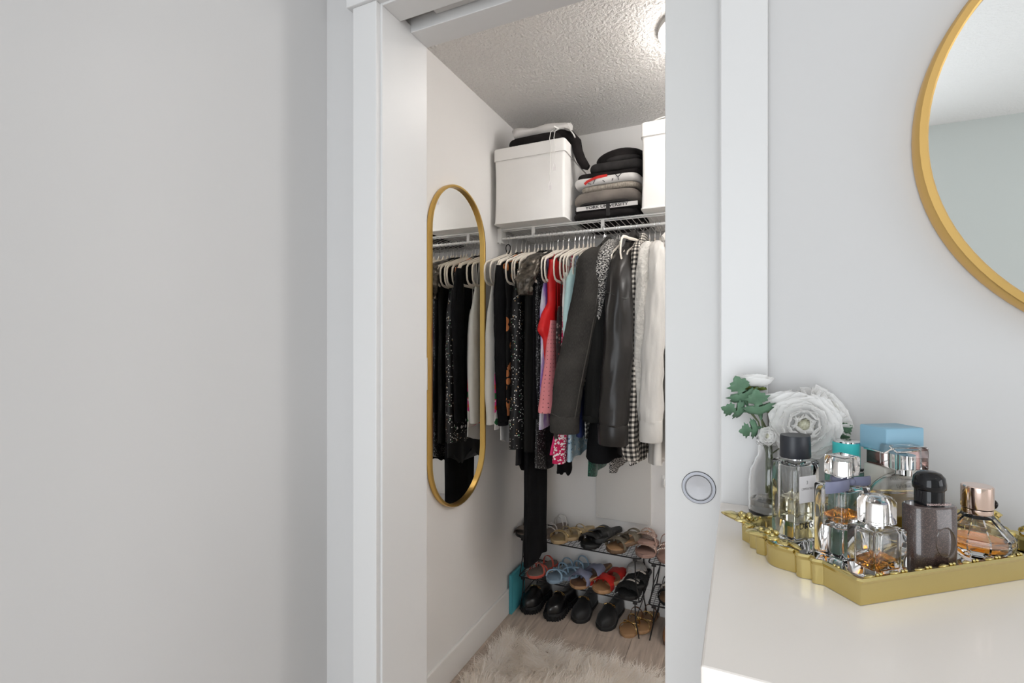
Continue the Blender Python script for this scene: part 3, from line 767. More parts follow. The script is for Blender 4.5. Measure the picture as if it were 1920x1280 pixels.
H = 'ivory velvet hanger '
hanger(-1.004, H+'carrying the white camisole next to the closet side wall', -3)
garment('camisole', 'long white camisole with thin straps next to the closet side wall', 'camisole', -1.004, 'fab_white', [(1.60, -.165, -.06, .004), (1.55, -.18, .0, .008), (1.47, -.2, .10, .013), (1.38, -.21, .15, .015), (1.1, -.215, .15, .016), (.985, -.20, .15, .015)], 1.2, straps=(-.13, .13), seed=1)
hanger(-.987, H+'carrying the pink floral hem slip')
garment('slip_dress', 'slip with a bright pink and green floral hem behind the white camisole', 'dress', -.982, 'floral_hem', slip(1.46, .968, -.185, .15, .009, 1.02, .004), straps=(-.12, .12), strap_m='fab_white', seed=2)
hanger(-.9596, H+'carrying the black blazer', 2)
garment('scarf_top', 'sheer white top with a crumpled hem between slip and black blazer', 'top', -.965, 'fab_sheer', slip(1.50, .905, -.165, .14, .011, 1.0), straps=(-.11, .11), strap_m='fab_sheer', hem=.012, seed=3)
def blazer_sl(t, zb):
    sleeve(t, zb, 'fab_black', [(.0, -.20, 1.68), (.002, -.215, 1.5), (.006, -.205, 1.25), (.008, -.19, 1.0)], [(.014, .03), (.024, .035), (.022, .033), (.020, .03)], cuff=.012)
    sleeve(t, zb, 'fab_black', [(.0, .19, 1.68), (.002, .205, 1.5), (.0, .2, 1.25), (.0, .19, 1.0)], [(.012, .03), (.014, .03), (.014, .03), (.012, .03)], cuff=.012)
garment('blazer', 'plain black blazer hanging beside the white camisole', 'blazer', -.945, 'fab_black', blouse(1.0, -.17, .19, .010), extra=blazer_sl, seed=4)
hanger(-.932, H+'carrying the orange and black blouse', -3)
garment('blouse', 'black blouse with orange animal print next to the black blazer', 'blouse', -.925, 'leopard', blouse(1.03, -.19, .19, .009), .9, seed=5)
hanger(-.912, H+'carrying the white diamond print skirt')
garment('print_skirt', 'black skirt printed with small white diamonds', 'skirt', -.908, 'diamond_print', slip(1.48, .93, -.15, .17, .008), seed=6, straps=(-.12, .12), strap_m='fab_black')
hanger(-.894, H+'carrying the sequin dress', 3)
garment('sequin_dress', 'black dress covered in glittering sequins', 'dress', -.885, 'sequin_black', slip(1.60, .885, -.20, .19, .014, 1.04), 2.0, straps=(-.14, .14), seed=7, fold=(.005, 9))
hanger(-.8645, H+'carrying the sheer black dress', -2)
garment('sheer_dress', 'black sheer dress with a pointed hem beside the sequin dress', 'dress', -.868, 'satin_black', slip(1.62, .80, -.185, .18, .010, 1.03, -.008), straps=(-.12, .12), hem=.03, seed=8)
hanger(-.848, H+'carrying the long black trousers')
garment('trousers', 'very long black trousers hanging down over the shoe rack', 'trousers', -.846, 'fab_black', [(1.61, -.10, .12, .006), (1.55, -.13, .12, .012), (1.0, -.155, .10, .020), (.6, -.165, .085, .022), (.375, -.165, .08, .022)], hem=.008, seed=9)
hanger(-.83, H+'carrying the ribbed black dress')
garment('ribbed_dress', 'matte black ribbed dress in front of the long trousers', 'dress', -.824, 'fab_black_rib', blouse(.88, -.19, .18, .010), 1.6, seed=10, fold=(.006, 11))
hanger(-.8064, H+'carrying the bronze snakeskin top', 2)
def bronze_sl(t, zb):
    sleeve(t, zb, 'snake', [(.0, -.10, 1.74), (.0, -.19, 1.70), (-.006, -.235, 1.62), (-.014, -.235, 1.545)], [(.018, .02), (.036, .03), (.044, .034), (.026, .024)], wob=.008)
garment('snakeskin_top', 'bronze metallic snakeskin short sleeved top', 'top', -.80, 'velvet_black', blouse(1.02, -.18, .19, .009), .6, extra=bronze_sl, seed=11)
hanger(-.788, H+'carrying the black lace dress')
garment('lace_dress', 'black sparkling lace dress next to the snakeskin top', 'dress', -.782, 'sequin_fine', blouse(.81, -.175, .18, .010), 1.3, seed=12, fold=(.006, 12), hem=.01)
hanger(-.7752, H+'carrying the lilac tie-dye top', -3)
garment('lace_slip', 'crinkled black lace slip showing under the sparkling dress', 'slip', -.765, 'lace_black', slip(1.5, .80, -.12, .16, .009), straps=(-.1, .1), seed=13)
garment('tiedye_top', 'lilac and white tie-dye top squeezed beside the red one', 'top', -.752, 'tie_dye', slip(1.60, .99, -.205, .15, .009, 1.08), 1.0, straps=(-.13, .13), seed=14)
hanger(-.7521, H+'carrying the red satin top', 1)
garment('red_top', 'bright red satin ruffled top', 'top', -.728, 'satin_red', [(1.70, -.16, .12, .010), (1.62, -.18, .14, .011), (1.52, -.185, .15, .012), (1.46, -.22, .15, .014, -.004), (1.40, -.235, .15, .016, -.008), (1.36, -.21, .15, .012), (1.12, -.2, .15, .010)], 1.4, straps=(-.12, .12), seed=15, fold=(.006, 10))
hanger(-.7266, H+'carrying the pink perforated skirt', -2)
garment('perforated_skirt', 'salmon pink perforated skirt', 'skirt', -.712, 'pink_perforated', [(1.44, -.20, .12, .006), (1.3, -.235, .14, .012), (1.15, -.255, .15, .019, -.006), (1.065, -.262, .15, .023, -.010)], 1.6, straps=(-.13, .1), strap_m='satin_red', seed=16, fold=(.003, 6))
garment('striped_blouse', 'dusty pink vertically striped top showing below the salmon skirt', 'top', -.702, 'pink_stripes', slip(1.3, .985, -.16, .13, .008, 1.02), seed=17)
hanger(-.7014, H+'carrying the paisley dress', 2)
garment('paisley_dress', 'dark brown paisley dress between pink skirt and denim jacket', 'dress', -.686, 'paisley', slip(1.5, .955, -.205, .15, .010, 1.08), .9, straps=(-.13, .13), seed=18)
garment('velvet_skirt', 'black velvet skirt with a two-lobed hem hanging below the bright clothes', 'skirt', -.722, 'velvet_black', [(1.3, -.08, .1, .006), (1.0, -.09, .11, .012), (.765, -.095, .09, .017)], hem=.022, seed=19)
hanger(-.6714, H+'carrying the pale striped knit', 1)
garment('striped_knit', 'off-white knit top with a pink and grey stripe', 'top', -.662, 'fab_white', slip(1.64, 1.2, -.195, .14, .008, 1.0), 1.0, straps=(-.13, .13), seed=20)
garment('pink_skirt', 'hot pink skirt showing under the striped top', 'skirt', -.655, 'hot_pink', slip(1.25, .885, -.20, .12, .009, 1.05, -.055), seed=21)
hanger(-.652, H+'carrying the magenta floral dress')
garment('floral_dress', 'magenta dress with small white flowers', 'dress', -.643, 'floral_magenta', slip(1.60, .855, -.19, .14, .016, 1.12, -.044), 1.5, straps=(-.13, .13), seed=22)
hanger(-.6319, H+'carrying the pale blue floral dress', -2)
garment('blue_floral_dress', 'pale blue floral dress beside the magenta floral dress', 'dress', -.622, 'floral_blue', slip(1.5, .862, -.17, .14, .009, 1.12, -.02), .7, straps=(-.12, .12), seed=23)
garment('teal_top', 'teal patterned top half hidden by the mint camisole', 'top', -.612, 'teal_floral', slip(1.45, 1.1, -.18, .13, .008, 1.0), seed=24)
hanger(-.6124, H+'carrying the orange top')
garment('orange_top', 'orange top with a wide strap over its hanger', 'top', -.606, 'orange_fab', slip(1.42, 1.18, -.175, .13, .006, 1.0), straps=(-.05, .06), seed=25)
garment('navy_shorts', 'navy blue shorts showing below the denim sleeve', 'shorts', -.60, 'navy', slip(1.3, .965, -.185, .1, .010, 1.0), .8, seed=26)
hanger(-.598, H+'carrying the mint satin camisole', 3)
garment('mint_camisole', 'mint green satin camisole', 'camisole', -.622, 'satin_mint', [(1.655, -.19, .05, .008), (1.60, -.235, .12, .014, .0), (1.45, -.245, .14, .015, -.008), (1.28, -.22, .14, .012, -.02), (1.22, -.16, .14, .010, -.02)], 1.5, straps=(-.135, .1), strap_m='blue_strap', seed=27)
hanger(-.5835, H+'carrying the green sequin skirt')
garment('green_skirt', 'dark green sequin skirt hanging lowest under the dark coats', 'skirt', -.572, 'sequin_green', slip(1.3, .785, -.11, .14, .012, 1.1), hem=.008, seed=28)
garment('houndstooth_dress', 'black dress with a houndstooth edge behind the denim cuff', 'dress', -.575, 'houndstooth', slip(1.45, .955, -.165, .12, .008, 1.0), seed=29)
# dark jackets
hanger(-.5406, H+'carrying the black denim jacket', -6)
def denim_parts(t, zb):
    sleeve(t, zb, 'denim_black', [(.0, -.14, 1.735), (-.002, -.215, 1.68), (-.004, -.248, 1.54), (-.032, -.26, 1.37), (-.066, -.268, 1.2), (-.088, -.27, 1.055)], [(.022, .03), (.046, .046), (.058, .052), (.062, .05), (.062, .048), (.056, .045)], cuff=.062, seam=(.995,), seam_m='denim_seam', vseam=-.55)
    sleeve(t, zb, 'denim_black', [(.0, .14, 1.735), (0, .205, 1.68), (.0, .225, 1.5), (.0, .225, 1.2), (.0, .22, 1.05)], [(.02, .03), (.03, .03), (.032, .03), (.03, .03), (.028, .03)], cuff=.055)
    MB().tube([(.012, -.075, 1.755-zb), (.026, -.03, 1.785-zb), (.028, .02, 1.793-zb), (.014, .07, 1.775-zb)], [.012, .018, .018, .012], 10, flat=(.008, (1, 0, .3))).build('collar', 'denim_black', t)
    for z in (1.6, 1.48, 1.36, 1.24): MB().ball((.043, -.06, z-zb), (.004, .008, .008)).build('button', 'denim_seam', t)
garment('denim_jacket', 'washed black denim jacket with a buttoned cuff', 'jacket', -.5406, 'denim_black', [(1.775, -.03, .03, .010), (1.75, -.09, .09, .020), (1.70, -.19, .18, .030), (1.5, -.2, .2, .036), (1.15, -.19, .2, .036), (1.08, -.18, .2, .034)], extra=denim_parts, seed=30)
hanger(-.5335, H+'carrying the long black coat')
def coat_parts(t, zb):
    sleeve(t, zb, 'fab_black_rib', [(.0, -.15, 1.70), (.004, -.21, 1.6), (.004, -.24, 1.35), (-.012, -.24, 1.06)], [(.012, .03), (.028, .035), (.042, .04), (.042, .038)], cuff=.02)
garment('coat', 'plain black coat between the denim and leather jackets', 'coat', -.505, 'fab_black', [(1.70, -.1, .1, .010), (1.62, -.17, .17, .018), (1.2, -.18, .19, .036, -.006), (.872, -.21, .20, .070, -.014)], extra=coat_parts, seed=31)
hanger(-.4822, H+'carrying the tweed jacket', 2)
def tweed_parts(t, zb):
    sleeve(t, zb, 'tweed', [(.0, -.1, 1.77), (-.004, -.185, 1.715), (-.014, -.235, 1.62), (-.024, -.245, 1.48), (-.03, -.235, 1.3)], [(.012, .03), (.026, .034), (.032, .036), (.030, .034), (.024, .03)])
garment('tweed_jacket', 'black and white tweed jacket beside the leather jacket', 'jacket', -.4822, 'tweed', [(1.79, -.03, .03, .008), (1.765, -.08, .08, .012), (1.70, -.18, .18, .014), (1.4, -.18, .18, .014), (.81, -.12, .17, .016)], extra=tweed_parts, seed=32)
hanger(-.4707, H+'empty beside the tweed jacket', 4)
hanger(-.4207, H+'carrying the leather jacket', 3)
def leather_parts(t, zb):
    sleeve(t, zb, 'leather_black', [(.0, -.1, 1.735), (.0, -.185, 1.685), (.002, -.25, 1.59), (.004, -.268, 1.45), (.002, -.27, 1.28), (-.010, -.27, 1.12), (-.016, -.27, 1.035)], [(.02, .03), (.036, .042), (.046, .05), (.050, .052), (.054, .054), (.058, .052), (.054, .048)], cuff=.072, seam=(.42,), seam_m='leather_seam', wob=.005)
    sleeve(t, zb, 'leather_black', [(.0, .14, 1.735), (0, .205, 1.68), (.0, .225, 1.5), (.0, .225, 1.2), (.0, .22, 1.03)], [(.02, .03), (.026, .03), (.028, .03), (.026, .03), (.024, .03)], cuff=.07)
    MB().tube([(.0, -.085, 1.755-zb), (.018, -.035, 1.80-zb), (.02, .02, 1.81-zb), (.01, .07, 1.775-zb)], [.014, .022, .022, .012], 10, flat=(.008, (1, 0, .3))).build('collar', 'leather_black', t)
garment('leather_jacket', 'black leather jacket with a puffed sleeve and wide cuff', 'jacket', -.4207, 'leather_black', [(1.785, -.03, .03, .010), (1.76, -.09, .09, .018), (1.70, -.19, .18, .026), (1.5, -.2, .2, .030), (1.1, -.19, .2, .032), (.905, -.18, .2, .034)], extra=leather_parts, seed=33)
hanger(-.396, H+'carrying the houndstooth skirt')
garment('houndstooth_skirt', 'black and white houndstooth skirt under the gingham shirt', 'skirt', -.392, 'houndstooth', slip(1.4, .862, -.135, .16, .010, 1.1), seed=34)
hanger(-.3716, H+'tilted up over the shoulder of the leather jacket', -9, -15)
def ging_parts(t, zb):
    sleeve(t, zb, 'gingham', [(.0, -.12, 1.75), (.004, -.19, 1.70), (.002, -.225, 1.55), (-.006, -.228, 1.25), (-.014, -.23, 1.0), (-.010, -.215, .90)], [(.012, .03), (.018, .03), (.022, .032), (.024, .034), (.030, .036), (.026, .03)])
garment('gingham_shirt', 'black and cream gingham check shirt', 'shirt', -.368, 'gingham', [(1.80, -.045, .045, .012), (1.77, -.08, .08, .014), (1.70, -.18, .18, .012), (1.4, -.19, .19, .012), (1.1, -.2, .2, .016), (.885, -.21, .2, .022)], extra=ging_parts, seed=35, fold=(.006, 8))
hanger(-.3452, H+'carrying the cream fluffy cardigan', 3)
def fur_parts(t, zb):
    sleeve(t, zb, 'cream_fur', [(.0, -.12, 1.745), (.0, -.19, 1.70), (-.004, -.228, 1.58), (-.006, -.23, 1.4), (-.004, -.22, 1.2), (0, -.2, 1.05)], [(.012, .03), (.026, .034), (.031, .036), (.030, .035), (.026, .033), (.022, .03)], wob=.005)
garment('fluffy_cardigan', 'cream fluffy cardigan between gingham and linen shirts', 'cardigan', -.332, 'cream_fur', blouse(1.0, -.19, .19, .013), extra=fur_parts, seed=36)
hanger(-.3235, H+'carrying the cream linen shirt', -2)
def linen_parts(t, zb):
    sleeve(t, zb, 'cream_linen', [(.0, -.12, 1.745), (.002, -.2, 1.69), (.002, -.23, 1.5), (-.004, -.235, 1.25), (-.010, -.235, 1.055)], [(.012, .03), (.030, .036), (.036, .04), (.040, .042), (.040, .042)], cuff=.075, wob=.007)
    MB().tube([(.01, -.07, 1.765-zb), (.02, -.02, 1.79-zb), (.012, .05, 1.775-zb)], [.012, .016, .012], 8, flat=(.006, (1, 0, .3))).build('collar', 'cream_linen', t)
garment('linen_shirt', 'cream crinkled linen shirt with a wide cuff', 'shirt', -.293, 'cream_linen', [(1.77, -.03, .03, .008), (1.75, -.08, .08, .014), (1.69, -.19, .18, .018), (1.4, -.2, .2, .022), (1.0, -.21, .2, .026), (.885, -.215, .2, .030)], extra=linen_parts, seed=37, fold=(.007, 9))
hanger(-.3019, H+'carrying the white cotton shirt by the pocket door')
garment('white_shirt', 'white cotton shirt at the pocket door edge', 'shirt', -.238, 'fab_white', blouse(.93, -.2, .2, .018), seed=38)
hanger(-.238, H+'carrying the white shirt at the pocket door edge', 2)
ht = MB().tube([(.011*cos(a), .004*sin(2*a), .022*sin(a)) for a in [2*pi*i/28 for i in range(28)]], .0024, 7, closed=True)
tag(ht.build('hair_tie', 'fab_black', None, (-1.0, YR-.004, ZR-.052)), 'black hair tie looped round the first hanger hook', 'hair tie')

# ================================================================== shoe racks
def shoe_rack(label, x0, x1, yf, yb, tiers):
    t = thing('shoe_rack', label, 'shoe rack', ((x0+x1)/2, (yf+yb)/2, 0), group='black wire shoe racks along the closet back')
    hx, hy = (x1-x0)/2, (yb-yf)/2; prev = 0
    for z in tiers:
        fr = MB().tube([(x, y, z) for x, y, _ in rrect(hx, hy, .018, 4)], .0032, 8, closed=True).build('shelf_frame', 'wire_black', t)
        g = MB(); nx = int(2*hx/.021); ny = int(2*hy/.0175)
        for i in range(1, nx): x = -hx+2*hx*i/nx; g.cyl((x, -hy, z), (x, hy, z), .0011, 5)
        for i in range(1, ny): y = -hy+2*hy*i/ny; g.cyl((-hx, y, z+.0012), (hx, y, z+.0012), .0011, 5)
        go = g.build('wire_grid', 'wire_black', fr); go['kind'] = 'stuff'
        for sx in (-1, 1):
            for sy in (-1, 1):
                b0 = prev+(.003 if prev else 0)
                MB().tube([(sx*(hx-.025), sy*(hy-.004), z-.003), (sx*(hx-.022), sy*(hy-.002), (z+b0)/2), (sx*(hx-.006), sy*(hy-.001), b0)], .0030, 7).build('leg', 'wire_black', t)
            MB().tube([(sx*(hx-.022), -(hy-.002), (z+prev)/2), (sx*(hx-.022), hy-.002, (z+prev)/2)], .0022, 6).build('brace', 'wire_black', t)
            MB().cbox((sx*(hx-.024), -(hy-.001), z-.007), (.02, .007, .012)).build('corner_clip', 'wire_black', t, smooth=False, bevel=.001)
        prev = z
    return t
RZ1, RZ2 = .165, .362
shoe_rack('black two-tier wire shoe rack under the long trousers', -1.018, -.412, 2.277, 2.495, (RZ1, RZ2))
shoe_rack('black two-tier wire shoe rack beside the first one half behind the pocket door', -.378, .24, 2.285, 2.495, (RZ1-.003, RZ2-.012))

# ================================================================== shoes
SP = ([0, .04, .12, .3, .45, .62, .78, .9, .97, 1], [.0, .20, .32, .33, .32, .42, .48, .40, .22, 0])
def halfw(s, W): return W*float(np.interp(s, *SP))*1.04
def sole_ring(L, W, z, d=0, n=26):
    pts = []
    ss = [.5-.5*cos(pi*k/n) for k in range(n+1)]
    for s in ss: pts.append((halfw(s, W)+(d if 0 < s < 1 else 0), L*(.5-s)+(d if s == 0 else -d if s == 1 else 0), z))
    for s in reversed(ss[1:-1]): pts.append((-halfw(s, W)-d, L*(.5-s), z))
    return pts
def strap(t, L, W, zt, s0, s1, h, wd, m, name='strap', studs=None, thick=.0016, lift=0):
    P = []; hf = 1.0 if name == 'saddle' else .74
    for k in range(15):
        a = pi*k/14; s = lerp(s0, s1, k/14); hw = halfw(lerp(s0, s1, k/14), W)+.002
        P.append((-cos(a)*hw, L*(.5-s), zt-.004+lift+h*hf*sin(a)**.6))
    o = MB().tube(P, thick, 8, flat=(wd/2, (0, 1, 0))).build(name, m, t)
    if studs:
        q = MB()
        for k in range(2, 13):
            for e in (-1, 1) if wd > .02 else (0,):
                q.ball((P[k][0], P[k][1]+e*wd*.36, P[k][2]+.002), .0022, 6, 4)
        q.build('studs', studs, o)
    return o
def shoe_root(name, label, cat, toe, L, rz, group, lean=0, pitch=0):
    r = R(rz); c = (toe[0]-sin(r)*L/2, toe[1]+cos(r)*L/2, toe[2])
    return thing(name, label, cat, c, (R(pitch), R(lean), r), group)
def flat_sandal(name, label, toe, sole_m, foot_m, straps, L=.232, W=.088, rz=-8, st=.014, lean=0, group=None, pitch=0, dome=.0):
    t = shoe_root(name, label, 'sandal', toe, L, rz, group, lean, pitch)
    MB().loft([sole_ring(L, W, 0, -.002), sole_ring(L, W, .002), sole_ring(L, W, st-.003, .0005), sole_ring(L, W, st, -.001)], flip=True).build('sole', sole_m, t, angle=50)
    MB().loft([sole_ring(L, W, st, -.004), sole_ring(L, W, st+.0022, -.006)], flip=True).build('footbed', foot_m, t, angle=50)
    for s in straps: strap(t, L, W, st, *s[:5], **(s[5] if len(s) > 5 else {}))
    return t
def pair(label, toe, off, group, **kw):
    rz = kw.pop('rz', -8); nm = kw.pop('name', 'sandal'); l2 = kw.pop('lean2', -18); args = kw
    a = flat_sandal(nm, label+' in front of its mate', toe, rz=rz, group=group, **args)
    b = flat_sandal(nm, label+' tucked behind its mate', (toe[0]+off[0], toe[1]+off[1], toe[2]+off[2]), rz=rz-4, lean=l2, group=group, **args)
    return a, b
T2, T1 = RZ2+.0045, RZ1+.0045
# upper tier
flat_sandal('flat_shoe', 'dark grey flat shoe on the upper tier against the closet side wall', (-1.0, 2.262, T2), 'sole_black', 'sole_greybeige', [(.35, .35, .05, .05, 'sole_greybeige'), (.8, .8, .035, .06, 'sole_greybeige')], rz=4)
flat_sandal('strappy_sandal', 'silver strappy sandal behind the gold sandals on the upper tier', (-.90, 2.29, T2+.002), 'sole_greybeige', 'sole_greybeige', [(.8, .7, .05, .008, 'silver_strap'), (.55, .65, .06, .008, 'silver_strap'), (.3, .35, .075, .008, 'silver_strap'), (.2, .2, .085, .01, 'silver_strap')], rz=-14, pitch=0)
pair('gold thong sandal with crossed straps on the upper tier', (-.822, 2.262, T2), (.055, .045, .006), 'gold sandals on the upper tier', sole_m='sole_gold', foot_m='strap_gold', rz=-12,
     straps=[(.82, .60, .045, .03, 'strap_gold'), (.60, .82, .047, .02, 'strap_gold'), (.45, .5, .055, .012, 'strap_gold'), (.72, .72, .05, .006, 'gold_bit')], lean2=-10)
pair('black chunky slide with a gold bar on the upper tier', (-.668, 2.268, T2), (.045, .03, .022), 'black slides on the upper tier', sole_m='sole_black', foot_m='sole_black', rz=-12, st=.018, W=.096,
     straps=[(.78, .66, .055, .06, 'strap_black', dict(thick=.004)), (.55, .72, .06, .04, 'strap_black', dict(thick=.005)), (.70, .70, .064, .005, 'gold_bit')], lean2=-14)
pair('olive braided knot slide with brown footbed on the upper tier', (-.545, 2.272, T2), (.05, .035, .022), 'olive slides on the upper tier', sole_m='sole_brown', foot_m='tan', rz=-14, st=.016, W=.096,
     straps=[(.80, .62, .052, .035, 'strap_olive', dict(thick=.003)), (.60, .78, .055, .035, 'strap_olive', dict(thick=.003)), (.50, .5, .06, .022, 'strap_olive', dict(thick=.003))], lean2=-20)
for i, (dx, dy, dz_, le) in enumerate(((0, 0, 0, 0), (-.008, .055, .032, 0))):
    flat_sandal('slide', 'blush pink slide with rows of studs on the upper tier '+('in front of', 'propped behind')[i]+' its mate', (-.402+dx, 2.282+dy, T2+dz_), 'sole_blush', 'sole_blush', [(.72, .72, .045, .035, 'strap_blush', dict(studs='stud')), (.48, .48, .058, .03, 'strap_blush', dict(studs='stud'))], rz=-4, group='blush slides on the upper tier', W=.094, L=.225 if i == 0 else .17, pitch=-4*i)
flat_sandal('slide', 'pale pink strappy sandal on the second rack beside the pocket door', (-.30, 2.292, RZ2-.0075), 'sole_blush', 'sole_blush', [(.78, .70, .05, .018, 'strap_blush', dict(studs='stud')), (.55, .6, .055, .014, 'strap_blush', dict(studs='stud')), (.25, .25, .085, .014, 'strap_blush')], rz=6)
# lower tier
flat_sandal('sandal', 'coral strapped sandal under the hem of the long trousers', (-.955, 2.268, T1), 'strap_coral', 'sole_greybeige', [(.74, .56, .05, .012, 'strap_coral'), (.55, .72, .052, .012, 'strap_coral'), (.3, .32, .07, .014, 'strap_coral'), (.66, .66, .052, .005, 'stud')], rz=-16)
pair('light blue knotted thong sandal on the lower tier', (-.845, 2.262, T1), (.062, .05, .004), 'light blue sandals on the lower tier', sole_m='sole_sky', foot_m='sole_sky', rz=-12,
     straps=[(.84, .56, .045, .010, 'strap_sky', dict(thick=.004)), (.56, .84, .046, .010, 'strap_sky', dict(thick=.004)), (.42, .46, .06, .012, 'strap_sky', dict(thick=.004)), (.26, .26, .075, .010, 'strap_sky', dict(thick=.003))], lean2=-8)
pair('lilac crossed-strap slide with brown footbed on the lower tier', (-.716, 2.262, T1), (.05, .05, .02), 'lilac slides on the lower tier', sole_m='tan', foot_m='tan_dark', rz=-8, W=.098,
     straps=[(.80, .58, .054, .052, 'strap_lilac'), (.56, .80, .060, .052, 'strap_lilac')], lean2=-22)
pair('red crossed-strap slide with tan footbed on the lower tier', (-.602, 2.266, T1), (.045, .06, .016), 'red slides on the lower tier', sole_m='tan', foot_m='tan', rz=-6, W=.10,
     straps=[(.80, .58, .054, .054, 'strap_red'), (.56, .80, .060, .054, 'strap_red')], lean2=-20)
for i, (dx, dy, dz_, le) in enumerate(((0, 0, 0, 0), (.03, .04, .03, -16))):
    t = flat_sandal('slipper', 'black fuzzy slipper with cream knitted bands '+('in front of', 'leaning behind')[i]+' its mate', (-.478+dx, 2.264+dy, T1+dz_), 'sole_black', 'fuzzy_black', [(.80, .74, .052, .075, 'fuzzy_black', dict(thick=.006)), (.60, .60, .060, .06, 'fuzzy_black', dict(thick=.006)), (.72, .64, .066, .013, 'knit_white', dict(thick=.004, lift=.003)), (.63, .54, .071, .013, 'knit_white', dict(thick=.004, lift=.003))], rz=-6, W=.102, st=.016, lean=le, group='fuzzy slippers on the lower tier')
sl = thing('slipper', 'pale grey fluffy slipper behind the black fuzzy slippers', 'slipper', (-.455, 2.42, T1+.035), (0, 0, R(-5)))
MB().ball((0, 0, .035), (.05, .055, .045), 16, 10).build('fluffy_upper', 'fuzzy_grey', sl)
MB().loft([rrect(.048, .055, .03, 5, -.03), rrect(.05, .057, .03, 5, -.012)]).build('sole', 'sole_black', sl)
flat_sandal('slide', 'black strappy sandal with white trim on the second rack', (-.295, 2.292, RZ1+.0015), 'sole_black', 'sole_brown', [(.76, .7, .05, .03, 'strap_black', dict(thick=.003)), (.55, .6, .058, .02, 'knit_white', dict(thick=.003)), (.3, .3, .08, .02, 'strap_black')], rz=4)
# floor shoes
def loafer(label, toe, m, group, rz=-4, sole_t=.018, lug=False, L=.25, W=.092):
    t = shoe_root('loafer', label, 'shoe', toe, L, rz, group)
    MB().loft([sole_ring(L, W, 0, -.002), sole_ring(L, W, .003, .002), sole_ring(L, W, sole_t-.003, .003), sole_ring(L, W, sole_t, .0)], flip=True).build('sole', 'rubber', t, angle=50)
    if lug:
        q = MB(); ring = sole_ring(L, W, .011, .004, 20)
        for p in ring[1:-1]: q.cbox(p, (.006, .007, .020))
        q.build('sole_lugs', 'rubber', t, smooth=False)
    rings = []; top = []
    n = 18; S = 18
    for j in range(S+1):
        s = .015+.97*j/S; hw = max(.004, halfw(s, W)-.002)
        H = float(np.interp(s, [0, .1, .3, .45, .55, .7, .85, .95, 1], [.062, .064, .056, .058, .060, .052, .043, .034, .022]))
        gap = float(np.interp(s, [0, .08, .40, .50, 1], [.10, .30, .27, .0, .0]))
        ring = []
        for i in range(n+1):
            u = i/n; half = u < .5
            v = u*2 if half else (1-u)*2
            a = v*(.5-gap*.55)*pi
            ring.append((-(1 if half else -1)*hw*cos(a)**.75 if cos(a) > 0 else 0, L*(.5-s), sole_t-.001+H*sin(a)**.85))
        rings.append(ring)
    rings.append([(p[0]*.5, L*(-.5)+.001, sole_t+(p[2]-sole_t)*.45) for p in rings[-1]]); rings.append([(p[0]*.1, L*(-.5)+.0005, sole_t+.002) for p in rings[-1]])
    MB().loft(rings, False, False, closed=False).build('upper', m, t, angle=80, solid=.003)
    s = .58; y = L*(.5-s); zz = sole_t+.066
    MB().tube([(-.014+.012*0+.028*k/8-.0, y-.004, zz+.0015*sin(pi*k/8)) for k in range(9)], .0022, 6).build('bit_bar', 'gold_bit', t)
    for sx in (-1, 1):
        MB().tube([(sx*.021+.008*cos(a), y-.004+.006*sin(a), zz-.005-.004*sx*cos(a)) for a in [2*pi*i/14 for i in range(14)]], .0017, 6, closed=True).build('bit_ring', 'gold_bit', t)
    strap(t, L, W*.94, sole_t, .58, .58, .066, .020, m, 'saddle', thick=.0022)
    q = [( -.8*halfw(.80, W)*cos(a), L*(.5-.70)-.030*sin(a), sole_t+.030+.018*sin(a)*(1-.3*sin(a))) for a in [pi*k/12 for k in range(13)]]
    MB().tube(q, .0022, 6).build('apron_seam', m, t)
    return t
loafer('black lug-sole loafer with a gold bit on the floor by the teal box', (-.965, 2.246, 0), 'loafer', None, -6, .034, True)
loafer('black lug-sole loafer with a gold bit second from the teal box', (-.843, 2.238, 0), 'loafer', None, -12, .034, True, L=.255)
loafer('black suede slip-on loafer with a gold bit beside the lug-sole pair', (-.712, 2.272, 0), 'loafer_suede', None, -4)
loafer('black suede slip-on loafer with a gold bit beside the gold studded sandals', (-.588, 2.262, 0), 'loafer_suede', None, -8)
pair('tan thong sandal with gold studded straps on the closet floor', (-.478, 2.256, 0), (.052, .045, .004), 'gold studded sandals on the floor', sole_m='tan', foot_m='tan', rz=-8, W=.082,
     straps=[(.82, .60, .040, .008, 'gold_bit', dict(studs='gold_bit')), (.60, .82, .042, .008, 'gold_bit', dict(studs='gold_bit')), (.45, .5, .055, .016, 'gold_bit', dict(studs='gold_bit')), (.28, .28, .075, .012, 'tan_dark')], lean2=-8)
bt = thing('ankle_boot', 'tan leather boot on the floor behind the pocket door edge', 'boot', (-.268, 2.38, 0), (0, 0, R(-5)))
L_, W_ = .25, .09
MB().loft([sole_ring(L_, W_, 0, -.002), sole_ring(L_, W_, .02, .001)], flip=True).build('sole', 'tan_dark', bt)
MB().loft([sole_ring(L_, W_, .02, -.001), sole_ring(L_*.99, W_, .035, -.001)]+[[(x*k, lerp(y, .055+(y)*.38, u), z) for x, y, _ in sole_ring(L_, W_, 0, -.003)] for k, u, z in ((.96, .25, .055), (.9, .6, .075), (.85, .85, .10), (.85, .95, .13), (.88, 1, .16))], flip=True, cap1=False).build('upper', 'boot_tan', bt, angle=80, solid=.003)

